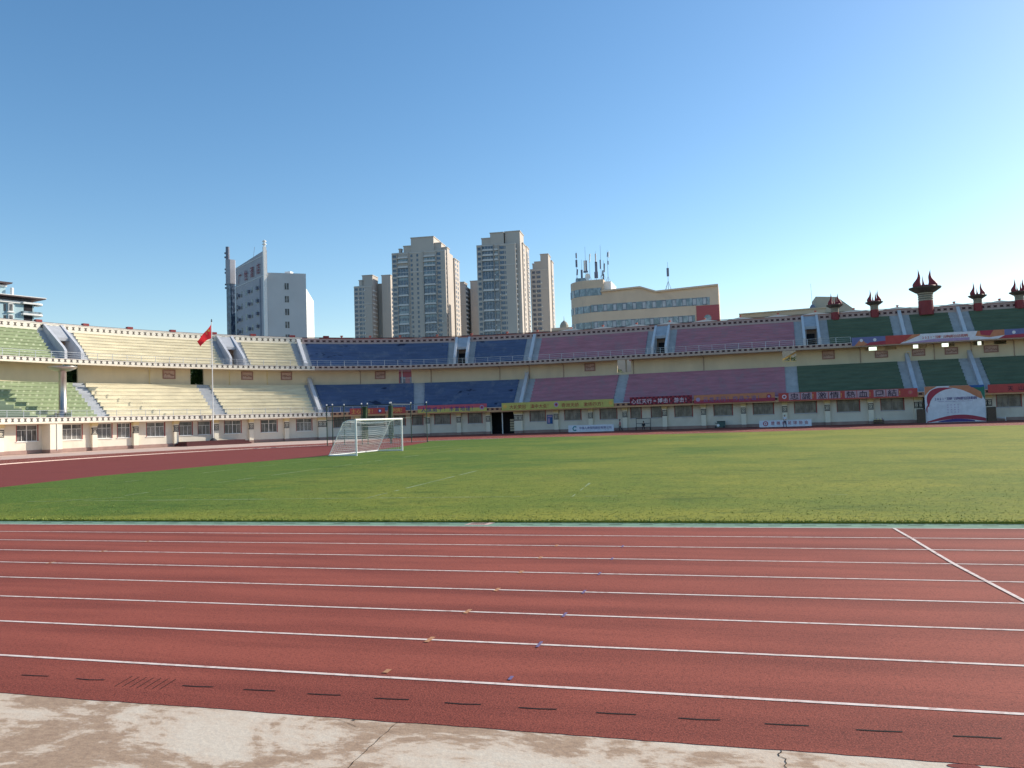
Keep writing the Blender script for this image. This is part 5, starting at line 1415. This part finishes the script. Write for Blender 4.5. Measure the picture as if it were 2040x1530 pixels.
m = MB(); m.box(-7.2, -2.55, YF - .12, YF - .01, 0, 24.5); o = obj('maroon_panel', m, M['redwall'], r)
m = MB(); m.add([(-4.95 + .75 * math.cos(2 * PI * i / 20), YF - .14, 21.8 + .75 * math.sin(2 * PI * i / 20)) for i in range(20)], [tuple(range(20))]); obj('round_window', m, M['glass_teal'], o)
m = MB(); m.box(-32.9, -30.6, YF + 3, YF + 6, 31.6, 32.7); obj('roof_hut', m, M['glass_teal'], r)
# antennas
def mast(x, y, zb, zt, panels, label, lattice=False):
    r = empty('antenna_mast', (x, y, zb), label, 'antenna mast', 'antenna masts on the office building roof')
    m = MB(); m.tube((0, 0, 0), (0, 0, zt - zb), .055, 6, .025)
    obj('pole', m, M['antenna'], r, local=True)
    for k, (z0, z1, w, dx, tl, mat) in enumerate(panels):
        m = MB(); hh = (z1 - z0)
        m.hexa([(dx - w / 2, -.12, z0 - zb), (dx + w / 2, -.12, z0 - zb), (dx + w / 2, .12, z0 - zb), (dx - w / 2, .12, z0 - zb), (dx - w / 2 + tl, -.12, z1 - zb), (dx + w / 2 + tl, -.12, z1 - zb), (dx + w / 2 + tl, .12, z1 - zb), (dx - w / 2 + tl, .12, z1 - zb)])
        obj('panel_antenna', m, M[mat], r, local=True)
    m = MB()
    if lattice:
        for s1 in (-1, 1):
            for s2 in (-1, 1): m.tube((s1 * .8, s2 * .8, 0), (0, 0, 2.6), .04, 4)
    else:
        for s1 in (-1, 1): m.tube((s1 * .7, .3, 0), (0, 0, 1.6), .03, 4)
    obj('stay', m, M['antenna'], r, local=True)
ym = YF + 4
mast(-32.8, ym, 31.6, 38.9, [(37.4, 38.5, .28, 0, 0, 'antenna'), (35.4, 37.0, .42, 0, 0, 'antenna'), (33.6, 34.9, .32, .05, .1, 'antenna')], 'leftmost antenna mast on the rounded office corner, with three stacked panels')
mast(-31.7, ym, 31.6, 37.0, [(32.9, 34.7, .42, 0, 0, 'antenna')], 'short antenna mast second from the left on the office roof')
mast(-30.8, ym, 31.6, 39.8, [(34.4, 36.7, .30, -.25, 0, 'towertrim'), (34.4, 36.7, .30, .2, 0, 'antenna'), (34.0, 34.4, 1.0, 0, 0, 'antenna')], 'tall antenna mast carrying a pair of wide panels above the roof dish')
mast(-29.9, ym, 31.6, 38.0, [(36.2, 38.1, .22, 0, .22, 'white')], 'antenna mast with one white leaning panel')
mast(-28.5, ym, 31.6, 38.6, [(36.0, 38.0, .28, 0, 0, 'towertrim'), (34.0, 36.2, .55, .05, 0, 'antenna'), (32.6, 34.0, .8, 0, 0, 'antenna')], 'thickest antenna mast with crowded panels in the middle of the roof group')
mast(-27.4, ym, 31.6, 39.9, [(34.6, 36.6, .26, -.1, 0, 'antenna'), (33.0, 34.2, .26, .3, .1, 'antenna')], 'antenna mast with the thinnest and highest tip, right of the thickest mast')
mast(-26.8, ym, 31.6, 36.4, [(33.8, 35.7, .24, .1, .1, 'antenna'), (31.8, 33.4, .26, -.2, .15, 'antenna')], 'short antenna mast with two leaning dark panels near the right of the group')
mast(-25.9, ym, 31.2, 38.6, [(37.1, 38.1, .22, 0, .1, 'antenna'), (36.9, 38.3, .14, .3, .1, 'white'), (35.4, 36.2, .26, .1, 0, 'antenna')], 'rightmost mast of the roof group, above the white stair head')
mast(-13.0, ym, 28.2, 34.9, [(31.8, 33.6, .5, 0, 0, 'antenna')], 'lone antenna mast on a lattice foot halfway along the office roof', lattice=True)
r = empty('satellite_dish', (-30.1, YF + 2.2, 31.6), 'white satellite dish at the foot of the antenna masts', 'satellite dish')
m = MB(); n = 18
m.add([(.0, 0, 1.1)] + [(.55 * math.cos(2 * PI * i / n), -.25, 1.1 + .75 * math.sin(2 * PI * i / n)) for i in range(n)] , [(0, 1 + i, 1 + (i + 1) % n) for i in range(n)]); obj('dish', m, M['white'], r, local=True)
m = MB(); m.tube((0, .1, 0), (0, 0, 1.1), .06, 6); obj('stand', m, M['antenna'], r, local=True)

# olive grey roofs on the right
m = MB(); m.prism([(1.7, 191.5), (19.6, 189.0), (20.2, 202), (3, 204)], 0, 24.3)
m.prism([(1.4, 191.2), (19.8, 188.7), (20.4, 202.3), (2.7, 204.3)], 24.3, 24.55)
tag(obj('low_building', m, M['greywall'], None), 'long low olive grey building rising just above the roof of the mauve seating', 'building')
r = empty('gabled_building', (22, 200, 0), 'olive grey building with a flat top and one sloping side behind the leftmost small torch', 'building')
pr = [(18.4, 0), (27.3, 0), (27.3, 24.3), (23.0, 27.7), (18.4, 27.9)]
m = MB(); n = 5
m.add([(x, 196 + (x - 18.4) * .28, z) for x, z in pr] + [(x, 206 + (x - 18.4) * .28, z) for x, z in pr], [tuple(range(n)), tuple(range(2 * n - 1, n - 1, -1))] + [(i, n + i, n + (i + 1) % n, (i + 1) % n) for i in range(n)]); obj('wall', m, M['greywall'], r)
m = MB(); m.lathe((17.6, 195.5, 24.4), [(.01, 0), (.55, .2), (.6, 1.1), (.3, 1.6), (.01, 1.7)], 12); obj('water_tank', m, M['antenna'], r)
m = MB(); m.tube((17.7, 196.5, 24.4), (17.5, 196.5, 31.0), .05, 4, .03); obj('lightning_rod', m, M['antenna'], r)
# pale domed building
r = empty('domed_building', (-47, 226, 0), 'pale cream building with a small spired dome between the slim tower and the office building', 'building')
m = MB(); m.box(-49.5, -44.2, 224, 232, 0, 27.6); obj('wall', m, M['orangewall'], r)
m = MB(); m.lathe((-46.2, 226, 27.6), [(1.3, 0), (1.25, .8), (.9, 1.5), (.3, 2.0), (.08, 2.2), (.03, 3.4)], 14); obj('dome', m, M['torchcream'], r)
m = MB(); m.box(-55, -49.6, 226, 232, 0, 26.6); obj('annex', m, M['greywall'], r)

# houses glimpsed through the openings
def house(s, n, w, z, wallm, label):
    c = SP(s, n, 0); a = HD(s)
    r = empty('shop_house', c, label, 'house', rz=a)
    m = MB(); m.box(-w / 2, w / 2, 0, 8, 0, z); obj('wall', m, wallm, r, local=True)
    m = MB()
    for k in range(int(w / 2)):
        for zz in (z - 2.6, z - 5.4): m.box(-w / 2 + .5 + k * 2, -w / 2 + 1.6 + k * 2, -.05, 0, zz, zz + 1.6)
    obj('window_row', m, M['glass_blue'], r, local=True)
    m = MB(); m.prism([(-w / 2 - .4, -.4), (w / 2 + .4, -.4), (w / 2 + .4, 8.4), (-w / 2 - .4, 8.4)], z, z + .5); obj('roof', m, M['roofred'], r, local=True)
house(69.5, 38, 12, 12.6, M['redwall'], 'reddish house glimpsed through the railed opening above the blue seating')
house(103.4, 36, 10, 12.9, M['redwall'], 'reddish house glimpsed through the opening above the mauve seating')

# trees behind the stand
def leaf_cloud(seed, R_, zc, n):
    rnd = random.Random(seed); m = MB()
    cl = [(rnd.gauss(0, R_ * .45), rnd.gauss(0, R_ * .45), zc + rnd.gauss(0, R_ * .40), rnd.uniform(.25, .5) * R_) for _ in range(16)]
    for _ in range(n):
        c = rnd.choice(cl); d = Vector((rnd.gauss(0, 1), rnd.gauss(0, 1), rnd.gauss(0, 1))).normalized() * c[3] * rnd.uniform(.6, 1.05)
        p = Vector(c[:3]) + d; a = Vector((rnd.gauss(0, 1), rnd.gauss(0, 1), rnd.gauss(0, .6))).normalized() * .22; b_ = a.orthogonal().normalized() * .10
        m.add([p - a, p + b_, p + a, p - b_], [(0, 1, 2, 3)])
    return m
def make_tree(seed):
    r = empty('tree', (0, 0, 0))
    obj('crown', leaf_cloud(seed, 3.2, 8.4, 5200), M['leaf'], r, local=True)
    m = MB(); m.tube((0, 0, 0), (.1, 0, 5.5), .28, 8, .16)
    for k in range(6):
        a = k * 1.1; m.tube((.08, 0, 3.6 + k * .35), (1.6 * math.cos(a), 1.6 * math.sin(a), 6.8 + .5 * k), .10, 5, .04)
    obj('trunk', m, M['trunk'], r, local=True)
    return r
t0 = make_tree(3); t1 = make_tree(11)
TL = [(31.5, 14.5, 't0', 'dark green tree behind the opening next to the steel cauldron'), (27.8, 12.8, 't1', 'leafy tree seen right through the opening next to the steel cauldron'),
      (43.0, 15.5, 't1', 'tree standing left of the centre of the opening behind the flagpole'), (46.5, 13.5, 't0', 'tree filling the opening behind the flagpole'),
      (100.8, 15.5, 't0', 'tree at the lower left of the opening above the mauve seating'), (127.0, 16.5, 't1', 'tree behind the opening with the slanting stair beam'), (66.5, 17, 't0', 'tree left of the railed opening above the blue seating')]
used = set()
for s, n, w, lab in TL:
    src = t0 if w == 't0' else t1
    c = src if w not in used else copy_tree(src)
    used.add(w)
    c.location = SP(s, n, 0); c.rotation_euler = (0, 0, s); sc_ = .95 if n < 16 else .9; c.scale = (sc_, sc_, 1.22 if s < 60 else .86)
    tag(c, lab, 'tree', 'trees just outside the stand')

# ================================================================== PEOPLE
def skin_mesh(name, joints, bones, mats, parent, slot=None, loc=None, sub=1):
    """joints: name -> (x,y,z,r) ; one continuous skinned surface; slot(z,x)->material index"""
    keys = list(joints); me = bpy.data.meshes.new(name)
    me.from_pydata([joints[k][:3] for k in keys], [(keys.index(a), keys.index(b)) for a, b in bones], [])
    o = bpy.data.objects.new(name, me); COL.objects.link(o)
    sk = o.modifiers.new('s', 'SKIN'); o.modifiers.new('d', 'SUBSURF').levels = sub
    o.modifiers['d'].render_levels = sub
    for i, k in enumerate(keys):
        rr = joints[k][3]; rr = rr if isinstance(rr, tuple) else (rr, rr)
        me.skin_vertices[0].data[i].radius = rr
    me.skin_vertices[0].data[0].use_root = True
    dg = bpy.context.evaluated_depsgraph_get(); dg.update()
    nm = bpy.data.meshes.new_from_object(o.evaluated_get(dg)); nm.name = name
    bpy.data.objects.remove(o)
    nm.materials.clear()
    for m_ in mats: nm.materials.append(m_)
    if slot:
        for p in nm.polygons: p.material_index = slot(p.center)
    for p in nm.polygons: p.use_smooth = True
    q = bpy.data.objects.new(name, nm); COL.objects.link(q); q.parent = parent
    return q
def hand(J, B, key, wrist, d, side):
    """palm plus five short fingers growing from the wrist joint"""
    d = Vector(d).normalized(); s = Vector((0, 1, 0)) if abs(d.y) < .8 else Vector((1, 0, 0)); s = (s - d * s.dot(d)).normalized()
    w = Vector(J[wrist][:3]); pal = w + d * .07; J[key + 'p'] = (*pal, (.022, .03)); B.append((wrist, key + 'p'))
    for i, (off, ln) in enumerate(((-.030, .075), (-.010, .085), (.010, .08), (.030, .065))):
        a = pal + s * off + d * .025; b_ = a + d * ln * .5; c = b_ + (d * .7 + s.cross(d) * .5 * side).normalized() * ln * .5
        for t, (nm, p) in enumerate((('a', a), ('b', b_), ('c', c))): J[f'{key}{i}{nm}'] = (*p, .009 - .001 * t)
        B += [(key + 'p', f'{key}{i}a'), (f'{key}{i}a', f'{key}{i}b'), (f'{key}{i}b', f'{key}{i}c')]
    t1_ = w + d * .035 - s * .035; t2_ = t1_ + (d - s * .6).normalized() * .045
    J[key + 't1'] = (*t1_, .011); J[key + 't2'] = (*t2_, .009); B += [(wrist, key + 't1'), (key + 't1', key + 't2')]
def person(loc, rz, label, shirt, trousers, pose, hat=None, hairc=True):
    r = empty('person', loc, label, 'person', rz=rz)
    H = .88 if pose != 'sit' else .45
    J = {'pel': (0, 0, H, (.17, .125)), 'wst': (0, .01, H + .17, (.15, .115)), 'chs': (0, .0, H + .38, (.18, .125)), 'nck': (0, .0, H + .53, .055), 'hd0': (0, -.02, H + .64, (.075, .085)), 'hd1': (0, -.015, H + .74, (.08, .095)), 'hd2': (0, 0, H + .81, (.055, .065))}
    B = [('pel', 'wst'), ('wst', 'chs'), ('chs', 'nck'), ('nck', 'hd0'), ('hd0', 'hd1'), ('hd1', 'hd2')]
    if pose == 'walk':
        legs = {'l': [(.09, 0, H - .04), (.11, -.12, .46), (.11, -.02, .08), (.11, -.14, .03)], 'r': [(-.09, 0, H - .04), (-.10, .10, .47), (-.10, .34, .16), (-.10, .26, .06)]}
        arms = {'l': [(.19, 0, H + .45), (.24, .10, H + .20), (.23, .02, H - .02)], 'r': [(-.19, 0, H + .45), (-.24, -.08, H + .2), (-.22, -.22, H + .04)]}
    elif pose == 'sit':
        legs = {'l': [(.10, 0, H), (.13, -.42, H + .03), (.13, -.42, .08), (.13, -.55, .03)], 'r': [(-.10, 0, H), (-.14, -.42, H + .03), (-.15, -.45, .08), (-.15, -.58, .03)]}
        arms = {'l': [(.19, 0, H + .43), (.25, -.12, H + .2), (.14, -.34, H + .1)], 'r': [(-.19, 0, H + .43), (-.25, -.12, H + .2), (-.14, -.34, H + .1)]}
    else:
        legs = {'l': [(.09, 0, H - .04), (.13, -.05, .46), (.15, .02, .08), (.15, -.12, .03)], 'r': [(-.09, 0, H - .04), (-.14, .03, .46), (-.17, .10, .08), (-.17, -.03, .03)]}
        arms = {'l': [(.19, 0, H + .45), (.27, .04, H + .22), (.20, -.14, H + .10)], 'r': [(-.19, 0, H + .45), (-.28, .04, H + .22), (-.22, -.12, H + .1)]}
    for k, L in legs.items():
        for i, (p, rr) in enumerate(zip(L, (.10, .07, .048, .04))): J[f'{k}l{i}'] = (*p, rr)
        B += [('pel', f'{k}l0')] + [(f'{k}l{i}', f'{k}l{i+1}') for i in range(3)]
    for k, L in arms.items():
        for i, (p, rr) in enumerate(zip(L, (.052, .038, .026))): J[f'{k}a{i}'] = (*p, rr)
        B += [('chs', f'{k}a0'), (f'{k}a0', f'{k}a1'), (f'{k}a1', f'{k}a2')]
        hand(J, B, k + 'h', f'{k}a2', Vector(L[2]) - Vector(L[1]), 1)
    def slot(c):
        if c.z > H + .50: return 2
        if c.z < .09: return 3
        hands = min((Vector(c) - Vector(arms[k][2])).length for k in arms)
        if hands < .17 and c.z < H + .3: return 2
        return 0 if c.z > H - .02 + (.1 if pose == 'sit' else 0) else 1
    skin_mesh('body', J, B, [shirt, trousers, M['skin'], M['emblem']], r, slot)
    hz_ = H + .70
    if hairc:
        m = MB(); m.lathe((0, .012, hz_), [(.098, -.02), (.108, .05), (.095, .12), (.05, .165), (.01, .175)], 14); obj('hair', m, M['hair'], r, local=True, smooth=True)
    for sx in (-1, 1):
        m = MB(); m.lathe((sx * .032, -.098, hz_ + .01), [(.001, -.01), (.012, 0), (.001, .01)], 8); obj('eye', m, M['emblem'], r, local=True)
    m = MB(); m.tube((0, -.10, hz_ - .005), (0, -.125, hz_ - .035), .008, 6, .015); obj('nose', m, M['skin'], r, local=True)
    m = MB(); m.box(-.022, .022, -.108, -.098, hz_ - .068, hz_ - .060); obj('mouth', m, M['torchred'], r, local=True)
    if hat:
        m = MB(); m.lathe((0, 0, hz_ + .04), [(.20, .02), (.19, .035), (.11, .05), (.105, .14), (.06, .17), (.001, .175)], 18); obj('hat', m, hat, r, local=True, smooth=True)
    return r
cm('shirt_red', (.42, .07, .08)); cm('shirt_white', (.72, .72, .76)); cm('trouser_black', (.02, .02, .025)); cm('trouser_navy', (.03, .035, .08)); cm('hat_straw', (.75, .68, .5)); cm('coat_dark', (.03, .03, .035))
person(SP(104.06, -5.0, 0.0), HD(104) - PI / 2, 'person in a red top and black trousers walking right of the green-ringed advertising board', M['shirt_red'], M['trouser_black'], 'walk')
m = None
person(SP(126.63, -5.2, 0.0), HD(126) + .35, 'person in a white shirt and pale hat standing before the red-badged board', M['shirt_white'], M['trouser_navy'], 'stand', M['hat_straw'])
person(SP(106.9, -1.62, 0.03), HD(107) + .1, 'person in dark clothes sitting on the metal bench', M['coat_dark'], M['coat_dark'], 'sit')
